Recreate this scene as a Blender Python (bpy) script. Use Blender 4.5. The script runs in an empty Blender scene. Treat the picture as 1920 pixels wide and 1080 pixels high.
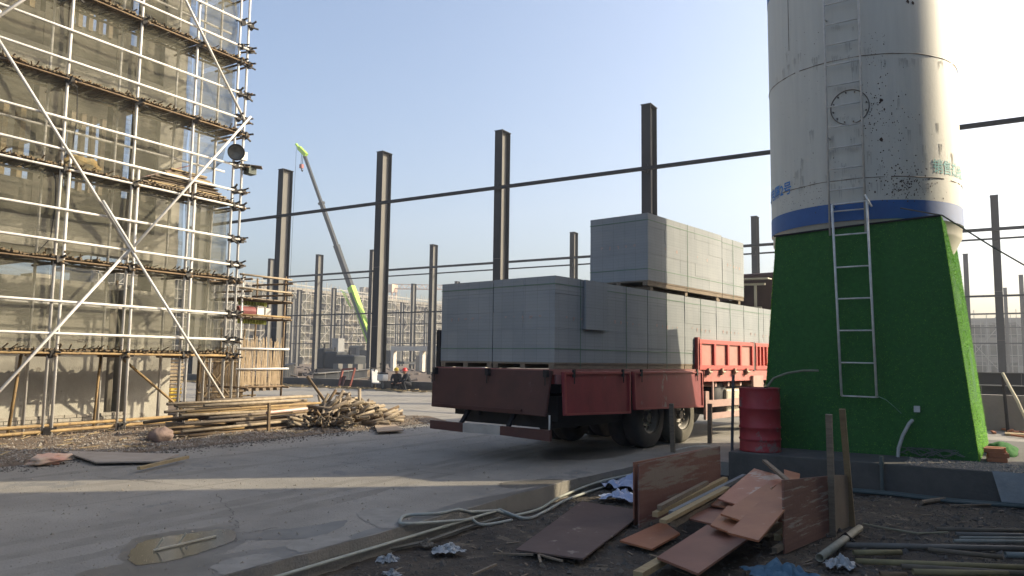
import bpy, math, random
from mathutils import Vector, Matrix, noise
random.seed(7)
PI=math.pi; R=math.radians
col=bpy.context.scene.collection
# ---------------- camera, world, sun, exposure ----------------
F=1400.0; PCX,PCY=960.0,540.0
pitch=math.atan(.0965); roll=.0136; caz=R(90+31.8); EYE=1.55
fw=Vector((math.cos(caz)*math.cos(pitch),math.sin(caz)*math.cos(pitch),math.sin(pitch)))
r0=Vector((math.sin(caz),-math.cos(caz),0)); u0=r0.cross(fw)
CR=r0*math.cos(roll)+u0*math.sin(roll); CU=CR.cross(fw); CO=Vector((0,0,EYE))
cd=bpy.data.cameras.new('camera'); cam=bpy.data.objects.new('camera',cd); col.objects.link(cam)
cd.sensor_width=36; cd.lens=36*F/1920; cd.clip_start=.05; cd.clip_end=6000
M4=Matrix((( CR.x,CU.x,-fw.x,0),(CR.y,CU.y,-fw.y,0),(CR.z,CU.z,-fw.z,EYE),(0,0,0,1)))
cam.matrix_world=M4
bpy.context.scene.camera=cam
SUN_AZ,SUN_EL=R(42),R(27)
w=bpy.data.worlds.new('World'); bpy.context.scene.world=w; w.use_nodes=True
nt=w.node_tree; bg=nt.nodes['Background']; sky=nt.nodes.new('ShaderNodeTexSky')
sky.sky_type='NISHITA'; sky.sun_disc=False; sky.sun_elevation=SUN_EL; sky.sun_rotation=R(90)-SUN_AZ
sky.air_density=1.0; sky.dust_density=5.2; sky.ozone_density=2.2
nt.links.new(sky.outputs[0],bg.inputs[0]); bg.inputs[1].default_value=.145
sd=bpy.data.lights.new('sun','SUN'); sd.energy=4.3; sd.angle=R(.55); sd.color=(1,.86,.62)
so=bpy.data.objects.new('sun',sd); col.objects.link(so)
sv=Vector((math.cos(SUN_AZ)*math.cos(SUN_EL),math.sin(SUN_AZ)*math.cos(SUN_EL),math.sin(SUN_EL)))
so.rotation_euler=sv.to_track_quat('Z','Y').to_euler(); so.location=(20,20,30)
vs=bpy.context.scene.view_settings; vs.view_transform='Standard'; vs.look='None'; vs.gamma=1; vs.use_curve_mapping=False
vs.exposure=.95
cy=bpy.context.scene.cycles
cy.max_bounces=6; cy.diffuse_bounces=3; cy.glossy_bounces=2; cy.transmission_bounces=3; cy.transparent_max_bounces=24; cy.volume_bounces=0
cy.use_denoising=True
# ---------------- surveying helpers (plan positions on the ground or a wall plane) ----------------
def ray(x,y): return fw*F+CR*(x-PCX)-CU*(y-PCY)
def gz(x,y,z=0.): d=ray(x,y); return CO+d*((z-EYE)/d.z)
def gx(x,y,X): d=ray(x,y); return CO+d*(X/d.x)
def gy(x,y,Y): d=ray(x,y); return CO+d*(Y/d.y)
def gd(x,y,D): return CO+ray(x,y)*(D/F)
def gplane(x,y,P,n): d=ray(x,y); return CO+d*((Vector(P)-CO).dot(n)/d.dot(n))
def rnd(a,b): return random.uniform(a,b)
ORD=['first','second','third','fourth','fifth','sixth','seventh','eighth','ninth','tenth','eleventh','twelfth']
# ---------------- materials ----------------
MATS={}
def mat(name,c,rough=.75,metal=0.,c2=None,scale=4.,bump=0.,bscale=40.,spot=None,stretch=None,amt=.5,spec=.4):
    if name in MATS: return MATS[name]
    m=bpy.data.materials.new(name); m.use_nodes=True; n=m.node_tree; N=n.nodes; L=n.links
    b=N['Principled BSDF']; b.inputs['Roughness'].default_value=rough; b.inputs['Metallic'].default_value=metal
    b.inputs['Specular IOR Level'].default_value=spec
    tc=N.new('ShaderNodeTexCoord'); co=tc.outputs['Object']
    if stretch:
        mp=N.new('ShaderNodeMapping'); mp.inputs['Scale'].default_value=stretch; L.new(co,mp.inputs[0]); co=mp.outputs[0]
    if c2 is None: c2=tuple(x*.72 for x in c)
    nz=N.new('ShaderNodeTexNoise'); nz.inputs['Scale'].default_value=scale; nz.inputs['Detail'].default_value=8; nz.inputs['Roughness'].default_value=.65
    L.new(co,nz.inputs[0])
    rp=N.new('ShaderNodeValToRGB'); rp.color_ramp.elements[0].position=.5-amt*.45; rp.color_ramp.elements[1].position=.5+amt*.45
    rp.color_ramp.elements[0].color=(*c2,1); rp.color_ramp.elements[1].color=(*c,1)
    L.new(nz.outputs[0],rp.inputs[0]); out=rp.outputs[0]
    if spot:
        sc,ss,th=spot
        n2=N.new('ShaderNodeTexNoise'); n2.inputs['Scale'].default_value=ss; n2.inputs['Detail'].default_value=6; n2.inputs['Roughness'].default_value=.7
        L.new(co,n2.inputs[0])
        r2=N.new('ShaderNodeValToRGB'); r2.color_ramp.elements[0].position=th; r2.color_ramp.elements[1].position=th+.05
        L.new(n2.outputs[0],r2.inputs[0])
        mx=N.new('ShaderNodeMix'); mx.data_type='RGBA'; L.new(r2.outputs[0],mx.inputs[0]); L.new(out,mx.inputs[6]); mx.inputs[7].default_value=(*sc,1); out=mx.outputs[2]
    L.new(out,b.inputs['Base Color'])
    if bump:
        n3=N.new('ShaderNodeTexNoise'); n3.inputs['Scale'].default_value=bscale; n3.inputs['Detail'].default_value=6; L.new(tc.outputs['Object'],n3.inputs[0])
        bp=N.new('ShaderNodeBump'); bp.inputs['Strength'].default_value=bump; bp.inputs['Distance'].default_value=.02
        L.new(n3.outputs[0],bp.inputs['Height']); L.new(bp.outputs[0],b.inputs['Normal'])
    MATS[name]=m; return m
steel_tube=mat('galvanised_tube',(.66,.65,.62),.5,.0,(.44,.42,.39),3,.1,60,spot=((.2,.13,.08),9,.66))
rust_tube=mat('rusty_tube',(.21,.145,.075),.75,.05,(.09,.06,.04),5,.2,40)
dark_clamp=mat('coupler_iron',(.05,.045,.04),.7,.3)
yellow_tube=mat('yellow_tube',(.34,.235,.10),.7,.05,(.17,.11,.055),4,.15,40,spot=((.10,.06,.04),7,.6))
bamboo=mat('bamboo',(.38,.31,.215),.75,0,(.17,.13,.085),7,.2,60,stretch=(1,1,.25))
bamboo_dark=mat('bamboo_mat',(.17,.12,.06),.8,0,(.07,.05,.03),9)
concrete=mat('cast_concrete',(.42,.40,.345),.85,0,(.29,.275,.235),1.6,.25,30,spot=((.20,.18,.15),2.3,.62))
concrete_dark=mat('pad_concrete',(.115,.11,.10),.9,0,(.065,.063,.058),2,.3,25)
road_m=mat('road_concrete',(.285,.265,.23),.8,0,(.18,.168,.148),1.1,.5,45,spot=((.17,.165,.155),.9,.60))
dirt=mat('dirt',(.17,.125,.085),.95,0,(.07,.052,.04),2.5,.6,25,spot=((.25,.21,.16),3.2,.62))
dirt_dark=mat('dark_dirt',(.082,.064,.046),.9,0,(.024,.02,.016),3.5,1.0,30,spot=((.13,.105,.075),2.6,.57))  # foreground dirt, darker than the verge dirt
gravel_m=mat('gravel',(.33,.29,.24),.9,0,(.2,.18,.15),8)
gravel_dark=mat('dark_gravel',(.14,.125,.105),.9,0,(.06,.055,.05),8)
white_paint=mat('silo_paint',(.53,.52,.455),.6,0,(.43,.42,.37),3,.06,30,spot=((.20,.17,.13),9,.70),stretch=(3.2,3.2,.22),amt=.8)
blue_paint=mat('silo_blue',(.025,.10,.30),.55,0,(.02,.075,.22),4)
rust=mat('rust_spots',(.06,.035,.025),.9)
turf=mat('artificial_turf',(.05,.155,.045),.9,0,(.034,.105,.033),14,.5,90,spec=.1)
lit_turf_blade=mat('lit_turf_blade',(.26,.55,.05),.85,0,(.12,.34,.03),20,spec=.1)  # lime blades hold the sunlit tone of the turf
silver=mat('ladder_paint',(.70,.71,.67),.6,0,(.45,.44,.42),8)
col_steel=mat('column_primer',(.03,.033,.038),.6,.05,(.022,.024,.028),.6,spec=.12)  # dark primer, deepened on the columns as shaded flanges
web_steel=mat('sunlit_web_pale_steel',(.17,.165,.15),.65,.0,(.125,.12,.11),.5,spec=.15)  # column webs paler than flanges, sunlight painted in; also plain pale steel
beam_steel=mat('girt_primer',(.025,.028,.035),.6,0,spec=.12)
truck_red=mat('truck_red',(.36,.075,.065),.6,.0,(.22,.045,.04),3,.1,30,spot=((.40,.27,.24),6,.70))
truck_side=mat('truck_side_red',(.29,.045,.05),.6,0,(.18,.03,.035),3,.1,30,spot=((.26,.19,.18),2.6,.63),stretch=(1,1,.5))
truck_brown=mat('tailgate_brown',(.095,.038,.033),.65,0,(.055,.026,.024),2,.1,30,spot=((.12,.09,.08),3,.66))
truck_dark=mat('chassis_black',(.022,.022,.024),.7,.1)
rubber=mat('tyre_rubber',(.035,.034,.032),.9,0,(.06,.055,.05),6,.2,60)
tyre_dusty=mat('dusty_tyre',(.15,.14,.11),.9,0,(.09,.085,.07),5,.2,60)
rim_m=mat('wheel_rim',(.20,.19,.17),.6,.3)
block_end=mat('strap_dark',(.10,.11,.12),.6)
strap_m=mat('green_strap',(.10,.20,.14),.5)
wood=mat('raw_timber',(.40,.31,.17),.8,0,(.26,.19,.10),5,.3,50,stretch=(1,6,6))
wood_old=mat('old_timber',(.25,.20,.145),.85,0,(.14,.11,.08),5,.3,50,stretch=(1,6,6))
ply_red=mat('film_faced_ply',(.36,.155,.075),.5,0,(.24,.09,.048),2.2,.06,30,spot=((.47,.33,.26),2.6,.64))
ply_pink=mat('weathered_ply',(.26,.122,.08),.55,0,(.17,.075,.052),2,.06,30,spot=((.36,.27,.25),3,.68))
ply_old=mat('worn_ply',(.19,.10,.08),.7,0,(.13,.05,.042),2.5,.2,30,spot=((.20,.165,.14),1.0,.47),stretch=(1,.45,4.5))
ply_stripe=mat('striped_ply',(.26,.135,.10),.75,0,(.17,.09,.07),2.5,.2,30,spot=((.34,.29,.24),2.4,.54),stretch=(.6,.6,9))
ply_edge=mat('ply_edge',(.30,.19,.11),.8)
barrel_m=mat('barrel_red',(.38,.04,.045),.5,0,(.25,.028,.032),3,.06,30,spot=((.20,.13,.12),2.6,.56))
hose_m=mat('pale_hose',(.40,.41,.35),.7,0,(.28,.29,.25),9)
tarp_blue=mat('blue_plastic',(.22,.30,.50),.45,0,(.38,.42,.50),6,.4,30)
tarp_white=mat('white_plastic',(.40,.42,.43),.45,0,(.25,.27,.28),8,.4,30)
cloth_blue=mat('blue_cloth',(.10,.19,.27),.85,0,(.06,.12,.18),5,.5,40)
brick_m=mat('orange_brick',(.42,.17,.08),.85,0,(.28,.11,.06),6,.4,50)
lime=mat('crane_green',(.42,.72,.04),.45)
crane_grey=mat('crane_grey',(.035,.04,.045),.6,0,spec=.2)
white_m=mat('white_part',(.68,.67,.64),.5)
black_m=mat('black_part',(.02,.02,.022),.7)
orange_m=mat('tower_crane_paint',(.72,.50,.36),.6)
green_liq=mat('silo_text_green',(.08,.36,.36),.6)
blue_txt=mat('silo_text_blue',(.03,.20,.55),.6)
cardboard=mat('cardboard',(.36,.28,.20),.9,0,(.25,.19,.14),4)
yellow_m=mat('yellow_board',(.62,.42,.05),.6,0,(.42,.27,.04),5)
skin_m=mat('skin',(.38,.22,.15),.6)
cloth_dark=mat('dark_clothes',(.022,.024,.03),.9)
helmet_y=mat('yellow_helmet',(.75,.52,.02),.35); helmet_r=mat('red_helmet',(.65,.04,.03),.35)
rock_m=mat('pink_rock',(.25,.18,.15),.9,0,(.14,.10,.085),5,.6,30)
far_conc=mat('far_concrete',(.34,.31,.26),.9,0,(.22,.20,.17),.25)
far_tube=mat('far_tube',(.40,.38,.33),.7)
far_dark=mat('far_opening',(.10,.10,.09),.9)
def block_mat():
    m=bpy.data.materials.new('aerated_block'); m.use_nodes=True; n=m.node_tree;N=n.nodes;L=n.links;b=N['Principled BSDF']; b.inputs['Roughness'].default_value=.9
    tc=N.new('ShaderNodeTexCoord'); sp=N.new('ShaderNodeSeparateXYZ'); L.new(tc.outputs['Object'],sp.inputs[0])
    ad=N.new('ShaderNodeMath'); ad.operation='ADD'; L.new(sp.outputs[0],ad.inputs[0]); L.new(sp.outputs[1],ad.inputs[1])
    cb=N.new('ShaderNodeCombineXYZ'); L.new(ad.outputs[0],cb.inputs[0]); L.new(sp.outputs[2],cb.inputs[1])
    def seam(bw,bh,ms,off,c1,c2,cm):
        br=N.new('ShaderNodeTexBrick'); br.offset=off; br.inputs['Scale'].default_value=1; br.inputs['Mortar Size'].default_value=ms; br.inputs['Brick Width'].default_value=bw; br.inputs['Row Height'].default_value=bh
        br.inputs['Color1'].default_value=c1; br.inputs['Color2'].default_value=c2; br.inputs['Mortar'].default_value=cm; br.inputs['Mortar Smooth'].default_value=.3; L.new(cb.outputs[0],br.inputs[0]); return br
    a=seam(.24,.60,.0035,0,(1,1,1,1),(.93,.94,.95,1),(.74,.74,.74,1))
    f=seam(1.7,.052,.002,.3,(1,1,1,1),(.97,.97,.97,1),(.80,.80,.80,1))
    nz=N.new('ShaderNodeTexNoise'); nz.inputs['Scale'].default_value=1.3; nz.inputs['Detail'].default_value=7; L.new(tc.outputs['Object'],nz.inputs[0])
    rp=N.new('ShaderNodeValToRGB'); rp.color_ramp.elements[0].position=.3; rp.color_ramp.elements[1].position=.7
    rp.color_ramp.elements[0].color=(.245,.265,.275,1); rp.color_ramp.elements[1].color=(.295,.312,.32,1); L.new(nz.outputs[0],rp.inputs[0])
    m1=N.new('ShaderNodeMix'); m1.data_type='RGBA'; m1.blend_type='MULTIPLY'; m1.inputs[0].default_value=1; L.new(rp.outputs[0],m1.inputs[6]); L.new(a.outputs[0],m1.inputs[7])
    m2=N.new('ShaderNodeMix'); m2.data_type='RGBA'; m2.blend_type='MULTIPLY'; m2.inputs[0].default_value=1; L.new(m1.outputs[2],m2.inputs[6]); L.new(f.outputs[0],m2.inputs[7])
    L.new(m2.outputs[2],b.inputs['Base Color']); return m
block_m=block_mat()
stamp_m=mat('ink_stamp',(.42,.33,.31),.9)
def net_mat():
    m=bpy.data.materials.new('safety_net'); m.use_nodes=True; n=m.node_tree;N=n.nodes;L=n.links
    for x in list(N): N.remove(x)
    o=N.new('ShaderNodeOutputMaterial'); tr=N.new('ShaderNodeBsdfTransparent'); df=N.new('ShaderNodeBsdfDiffuse'); tl=N.new('ShaderNodeBsdfTranslucent')
    df.inputs[0].default_value=(.205,.20,.155,1); tl.inputs[0].default_value=(.165,.165,.13,1)
    a=N.new('ShaderNodeMixShader'); a.inputs[0].default_value=.35; L.new(df.outputs[0],a.inputs[1]); L.new(tl.outputs[0],a.inputs[2])
    mx=N.new('ShaderNodeMixShader'); L.new(tr.outputs[0],mx.inputs[1]); L.new(a.outputs[0],mx.inputs[2]); L.new(mx.outputs[0],o.inputs[0])
    tc=N.new('ShaderNodeTexCoord'); mp=N.new('ShaderNodeMapping'); mp.inputs['Scale'].default_value=(1,.6,6); nz=N.new('ShaderNodeTexNoise'); nz.inputs['Scale'].default_value=2.2; nz.inputs['Detail'].default_value=6
    L.new(tc.outputs['Object'],mp.inputs[0]); L.new(mp.outputs[0],nz.inputs[0])
    mr=N.new('ShaderNodeMapRange'); mr.inputs[1].default_value=.3; mr.inputs[2].default_value=.7; mr.inputs[3].default_value=.33; mr.inputs[4].default_value=.60
    n2=N.new('ShaderNodeTexNoise'); n2.inputs['Scale'].default_value=70; n2.inputs['Detail'].default_value=2; L.new(tc.outputs['Object'],n2.inputs[0])
    a2=N.new('ShaderNodeMath'); a2.operation='MULTIPLY_ADD'; a2.inputs[1].default_value=.5; a2.inputs[2].default_value=-.25; L.new(n2.outputs[0],a2.inputs[0])
    a3=N.new('ShaderNodeMath'); a3.operation='ADD'; a3.use_clamp=True; L.new(nz.outputs[0],mr.inputs[0]); L.new(mr.outputs[0],a3.inputs[0]); L.new(a2.outputs[0],a3.inputs[1]); L.new(a3.outputs[0],mx.inputs[0]); return m
net_m=net_mat()
def glossy(name,c,rough,alpha=1):
    m=mat(name,c,rough,0,spec=.5); return m
water=glossy('puddle_water',(.06,.057,.042),.16)
damp=mat('damp_concrete',(.165,.152,.13),.5,0,(.08,.075,.065),2)
pale_spill=mat('pale_spill',(.285,.27,.24),.85,0,(.185,.175,.155),5)
crack_m=mat('crack',(.07,.062,.052),.95)
# ---------------- mesh building ----------------
class MB:
    def __init__(s): s.v=[]; s.f=[]
    def add(s,vs,fs):
        o=len(s.v); s.v+=[Vector(p) for p in vs]; s.f+=[tuple(i+o for i in f) for f in fs]; return s
    def box(s,a,b):
        (x0,y0,z0),(x1,y1,z1)=a,b
        return s.add([(x0,y0,z0),(x1,y0,z0),(x1,y1,z0),(x0,y1,z0),(x0,y0,z1),(x1,y0,z1),(x1,y1,z1),(x0,y1,z1)],[(0,3,2,1),(4,5,6,7),(0,1,5,4),(1,2,6,5),(2,3,7,6),(3,0,4,7)])
    def bar(s,p,q,w,h,up=(0,0,1)):
        p,q=Vector(p),Vector(q); d=(q-p).normalized(); up=Vector(up)
        if abs(d.dot(up))>.98: up=Vector((1,0,0))
        a=d.cross(up).normalized()*w/2; b=a.cross(d).normalized()*h/2
        return s.add([p-a-b,p+a-b,p+a+b,p-a+b,q-a-b,q+a-b,q+a+b,q-a+b],[(0,1,2,3),(4,7,6,5),(0,4,5,1),(1,5,6,2),(2,6,7,3),(3,7,4,0)])
    def tube(s,pts,r,n=8,cap=True):
        pts=[Vector(p) for p in pts]; rs=r if isinstance(r,(list,tuple)) else [r]*len(pts)
        rings=[]; prev=None
        for i,p in enumerate(pts):
            d=(pts[min(i+1,len(pts)-1)]-pts[max(i-1,0)]).normalized()
            if prev is None:
                t=Vector((0,0,1)) if abs(d.z)<.9 else Vector((1,0,0)); a=d.cross(t).normalized()
            else: a=(prev-d*prev.dot(d)).normalized()
            prev=a; b=d.cross(a)
            rings.append([p+(a*math.cos(k*2*PI/n)+b*math.sin(k*2*PI/n))*rs[i] for k in range(n)])
        fs=[]
        for i in range(len(rings)-1):
            for k in range(n): fs.append((i*n+k,i*n+(k+1)%n,(i+1)*n+(k+1)%n,(i+1)*n+k))
        if cap: fs.append(tuple(reversed(range(n)))); fs.append(tuple(range((len(rings)-1)*n,len(rings)*n)))
        return s.add([v for g in rings for v in g],fs)
    def pipe(s,p,q,r,t=.004,n=10):   # hollow open-ended tube
        p,q=Vector(p),Vector(q); d=(q-p).normalized(); tt=Vector((0,0,1)) if abs(d.z)<.9 else Vector((1,0,0)); a=d.cross(tt).normalized(); b=d.cross(a)
        V=[]; 
        for c,rr in ((p,r),(q,r),(q,r-t),(p,r-t)):
            V+=[c+(a*math.cos(k*2*PI/n)+b*math.sin(k*2*PI/n))*rr for k in range(n)]
        fs=[]
        for i in range(4):
            j=(i+1)%4
            for k in range(n): fs.append((i*n+k,j*n+k,j*n+(k+1)%n,i*n+(k+1)%n))
        return s.add(V,fs)
    def lathe(s,prof,c=(0,0,0),n=32,ax='z'):
        c=Vector(c); V=[]
        for r,z in prof:
            for k in range(n):
                a=k*2*PI/n
                V.append(c+(Vector((r*math.cos(a),r*math.sin(a),z)) if ax=='z' else Vector((r*math.cos(a),z,r*math.sin(a)))))
        fs=[]
        for i in range(len(prof)-1):
            for k in range(n):
                f=(i*n+k,i*n+(k+1)%n,(i+1)*n+(k+1)%n,(i+1)*n+k); fs.append(f if ax=='z' else f[::-1])
        return s.add(V,fs)
    def slab(s,pts,t):   # prism from 4+ top points, thickness t along -normal
        pts=[Vector(p) for p in pts]; n=(pts[1]-pts[0]).cross(pts[2]-pts[0]).normalized()
        if n.z<0 and abs(n.z)>.05: pts=pts[::-1]; n=-n
        k=len(pts); lo=[p-n*t for p in pts]
        return s.add(pts+lo,[tuple(range(k)),tuple(reversed(range(k,2*k)))]+[(i,i+k,(i+1)%k+k,(i+1)%k) for i in range(k)])
    def build(s,name,m,parent=None,smooth=False,origin=None,local=False,bevel=0):
        me=bpy.data.meshes.new(name); vs=s.v
        if parent is not None and not local:
            inv=parent.matrix_basis.inverted(); 
            if parent.parent is not None: inv=inv@parent.parent.matrix_basis.inverted()
            vs=[inv@v for v in vs]; loc=None
        elif parent is None and not local:
            if origin is None:
                xs=[v.x for v in vs]; ys=[v.y for v in vs]; zs=[v.z for v in vs]
                origin=((min(xs)+max(xs))/2,(min(ys)+max(ys))/2,min(zs))
            o=Vector(origin); vs=[v-o for v in vs]; loc=o
        else: loc=None
        me.from_pydata([tuple(v) for v in vs],[],s.f); me.update()
        if isinstance(m,(list,tuple)):
            for x in m: me.materials.append(x)
        else: me.materials.append(m)
        if smooth: me.shade_smooth()
        ob=bpy.data.objects.new(name,me); col.objects.link(ob)
        if parent is not None: ob.parent=parent
        if loc is not None: ob.location=loc
        if bevel:
            bv=ob.modifiers.new('bevel','BEVEL'); bv.width=bevel; bv.segments=2; bv.limit_method='ANGLE'
        return ob
def tag(o,label=None,cat=None,group=None,kind=None):
    if label: o['label']=label
    if cat: o['category']=cat
    if group: o['group']=group
    if kind: o['kind']=kind
    return o
def empty(name,loc,rz=0,label=None,cat=None,group=None):
    o=bpy.data.objects.new(name,None); col.objects.link(o); o.rotation_euler=(0,0,rz); o.location=loc
    o.matrix_basis=Matrix.Translation(Vector(loc))@Matrix.Rotation(rz,4,'Z'); o.empty_display_size=.2
    return tag(o,label,cat,group)
def copy_tree(o,parent=None):
    c=o.copy(); col.objects.link(c); c.parent=parent
    for ch in [x for x in o.children]: copy_tree(ch,c)
    return c
def nz3(x,y,z=0,s=1): return noise.noise(Vector((x*s,y*s,z*s)))
def grid(x0,x1,y0,y1,step,hf):
    nx=max(1,int((x1-x0)/step)); ny=max(1,int((y1-y0)/step)); m=MB(); V=[];Fs=[]
    for j in range(ny+1):
        for i in range(nx+1):
            x=x0+(x1-x0)*i/nx; y=y0+(y1-y0)*j/ny; V.append((x,y,hf(x,y)))
    for j in range(ny):
        for i in range(nx):
            a=j*(nx+1)+i; Fs.append((a,a+1,a+nx+2,a+nx+1))
    return m.add(V,Fs)
def flat(pts,z): return MB().add([(p[0],p[1],z) for p in pts],[tuple(range(len(pts)))])
def blob(px,z,jit=.03,n=7):   # irregular sheet outline surveyed from a few points
    P=[gz(x,y,z) for x,y in px]; out=[]
    for i in range(len(P)):
        a,b=P[i],P[(i+1)%len(P)]; c_,d_=P[i-1],P[(i+2)%len(P)]
        for k in range(n):
            t=k/n; q=.5*((2*a)+(b-c_)*t+(2*c_-5*a+4*b-d_)*t*t+(3*a-c_-3*b+d_)*t**3); yy_=q.y+rnd(-jit,jit); out.append((min(q.x+rnd(-jit,jit),XE(yy_)-.015),yy_))
    return flat(out,z)
# ======================= SETTING =======================
tag(flat([(-3000,-3000),(3000,-3000),(3000,3000),(-3000,3000)],-.35).build('ground',dirt),kind='structure')
tag(MB().box((-260,28.6,-.3),(120,260,-.02)).build('site_ground',dirt),kind='structure')
def roadz(x,y): return .004*nz3(x,y,0,.8)
XK=-4.5
rd=MB()
def XE(y): return -4.58+max(0,y-8.7)*.09
ep=[(XE(y)+rnd(-.012,.012),y) for y in [-14+.12*i for i in range(217)]]
n_=len(ep); ev=[(x,y,0) for x,y in ep]+[(x-.004,y,-.3) for x,y in ep]+[(-11.5,-14,0),(-11.5,15,0),(XE(11.95),11.95,0)]
top=[2*n_]+list(range(n_))+[2*n_+2,2*n_+1]
rd.add(ev,[tuple(top)]+[(i,n_+i,n_+i+1,i+1) for i in range(n_-1)])
rd.add([(-11.5,-14,0),(-11.5,15,0),(-11.5,15,-.3),(-11.5,-14,-.3)],[(0,1,2,3)])
rd.box((-70,15.0,-.3),(60,28.6,0)); rd.box((XE(11.95),11.95,-.3),(60,15.0,-.001)); rd.box((-11.5,11.95,-.3),(XE(11.95),15.0,-.0015))
tag(rd.build('road',road_m,origin=(0,0,0)),kind='structure')
# joints and cracks
def ribbon(pts,wd,z):
    m=MB(); V=[];Fs=[]
    for i,p in enumerate(pts):
        p=Vector((p[0],p[1])); q=Vector(pts[min(i+1,len(pts)-1)][:2]); o=Vector(pts[max(i-1,0)][:2]); d=(q-o).normalized(); n=Vector((-d.y,d.x))*wd*rnd(.4,1.2)
        V+=[(p.x-n.x,p.y-n.y,z),(p.x+n.x,p.y+n.y,z)]
    for i in range(len(pts)-1): Fs.append((2*i,2*i+1,2*i+3,2*i+2))
    return m.add(V,Fs)
def jag(px,n=8,j=.03):
    P=[gz(x,y,.004) for x,y in px]; out=[]
    for a,b in zip(P,P[1:]):
        for k in range(n):
            q=a.lerp(b,k/n); out.append((q.x+rnd(-j,j),q.y+rnd(-j,j)))
    out.append((P[-1].x,P[-1].y)); return out
ck=MB()
for px in ([(255,900),(330,908),(400,915),(490,921),(560,917)],[(410,925),(430,955),(445,985),(437,1000),(440,1016)],[(300,905),(180,893)],[(445,1000),(520,990)]):
    r_=ribbon(jag(px,12,.035),.0035,.0034); ck.add(r_.v,r_.f)
for a,b in (((-7.9,-4),(-7.9,28.5)),((-11.5,8.3),(XK,8.3)),((-11.5,13.4),(XK,13.4)),((-30,21.8),(8,21.8)),((-17,15.1),(-17,28.5)),((-2.5,15.2),(-2.5,28.5))):
    r_=ribbon([(a[0]+(b[0]-a[0])*i/40+rnd(-.008,.008),a[1]+(b[1]-a[1])*i/40+rnd(-.008,.008)) for i in range(41)],.0045,.0030); ck.add(r_.v,r_.f)
tag(ck.build('road_joints',crack_m),kind='structure')
# puddle, damp and pale patches
tag(blob([(243,1040),(262,1018),(300,1008),(370,998),(430,993),(440,1012),(400,1028),(345,1045),(290,1056),(250,1058)],.0052,.012).build('puddle',water),kind='structure')
dm=MB()
for zi_,px in enumerate(([(225,1042),(245,1012),(300,1000),(380,990),(440,988),(462,1010),(420,1036),(345,1054),(285,1066),(240,1064)],[(150,1080),(215,1060),(330,1052),(470,1032),(620,1012),(700,990),(760,975),(850,945),(1000,915),(1060,905),(1040,925),(900,960),(760,1000),(600,1028),(420,1078),(300,1100)],[(430,998),(560,990),(650,975),(600,1005),(470,1012)],[(1000,850),(1090,838),(1190,842),(1150,858),(1040,862)],[(940,905),(1040,898),(1050,905),(960,915)])):
    b_=blob(px,.0013+.0003*zi_,.02); dm.add(b_.v,b_.f)
tag(dm.build('damp_patches',damp),kind='structure')
sp_=MB()
for zi_,px in enumerate(([(672,965),(700,952),(755,955),(750,972),(735,990),(700,985)],[(540,1020),(590,1005),(650,1002),(640,1025),(560,1035)],[(400,1060),(470,1040),(530,1045),(480,1072),(420,1080)])):
    b_=blob(px,.0040+.0003*zi_,.025); sp_.add(b_.v,b_.f)
tag(sp_.build('pale_patches',pale_spill),kind='structure')
tk_=MB()
for x0,zz in ((-6.1,.0003),(-7.0,.0005),(-8.9,.0007),(-9.9,.0009),(-6.6,.0011)):
    r_=ribbon([(x0+.25*math.sin(i*.11+x0)+rnd(-.01,.01),-3+.4*i) for i in range(78)],.13,zz); tk_.add(r_.v,r_.f)
tag(tk_.build('tyre_tracks',mat('track_dust',(.25,.232,.20),.85,0,(.165,.153,.134),2.2,.5,60)),kind='structure')
# left dirt verge, foreground dirt
def hl(x,y): 
    e=min(1,max(0,(-11.35-x)/.5)); return .012+e*(.05+.05*nz3(x,y,0,.7)+.03*nz3(x,y,3,3)+.012*nz3(x,y,5,11)) - (.03 if x>-11.35 else 0)
tag(grid(-26,-11.25,-6,15.3,.07,hl).build('dirt_verge',dirt,smooth=True,origin=(0,0,0)),kind='structure')
def hf(x,y): 
    return -.21+.03*nz3(x,y,0,.9)+.02*nz3(x,y,3,3.1)+.010*nz3(x,y,5,13)
tag(grid(-6.2,10,-5,11.97,.05,hf).build('foreground_dirt',dirt_dark,smooth=True,origin=(0,0,0)),kind='structure')
def scatter(name,n,fn,smin,smax,m,hfn):
    mb=MB()
    for i in range(n):
        x,y=fn(); s=rnd(smin,smax)*(1 if random.random()>.08 else 2.2); z=hfn(x,y); ra=rnd(0,6.28)
        V=[]
        for k in range(4): V.append((x+s*math.cos(ra+k*1.57)*rnd(.6,1.2),y+s*math.sin(ra+k*1.57)*rnd(.6,1.2),z+rnd(-.2,.3)*s))
        V.append((x+rnd(-.3,.3)*s,y+rnd(-.3,.3)*s,z+s*rnd(.6,1.1)))
        mb.add(V,[(0,1,4),(1,2,4),(2,3,4),(3,0,4)])
    return tag(mb.build(name,m),kind='stuff')
scatter('gravel',16000,lambda:(-11.4-abs(random.gauss(0,1.5)),rnd(1,15)),.006,.018,gravel_m,hl)
scatter('dirt_clods',5000,lambda:(-11.3-rnd(0,4.5),rnd(1,15)),.008,.028,dirt,hl)
scatter('foreground_gravel',14000,lambda:(rnd(-4.48,1.6),rnd(3.2,11.6)),.006,.02,gravel_dark,hf)
scatter('road_edge_grit',3500,lambda:(-11.5+abs(random.gauss(0,.35)),rnd(1,15)),.008,.02,gravel_dark,lambda x,y:.0)
scatter('road_grit',5200,lambda:(rnd(-11.3,-4.65),2+12*random.random()**1.3),.003,.009,gravel_m,lambda x,y:.002)
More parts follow.
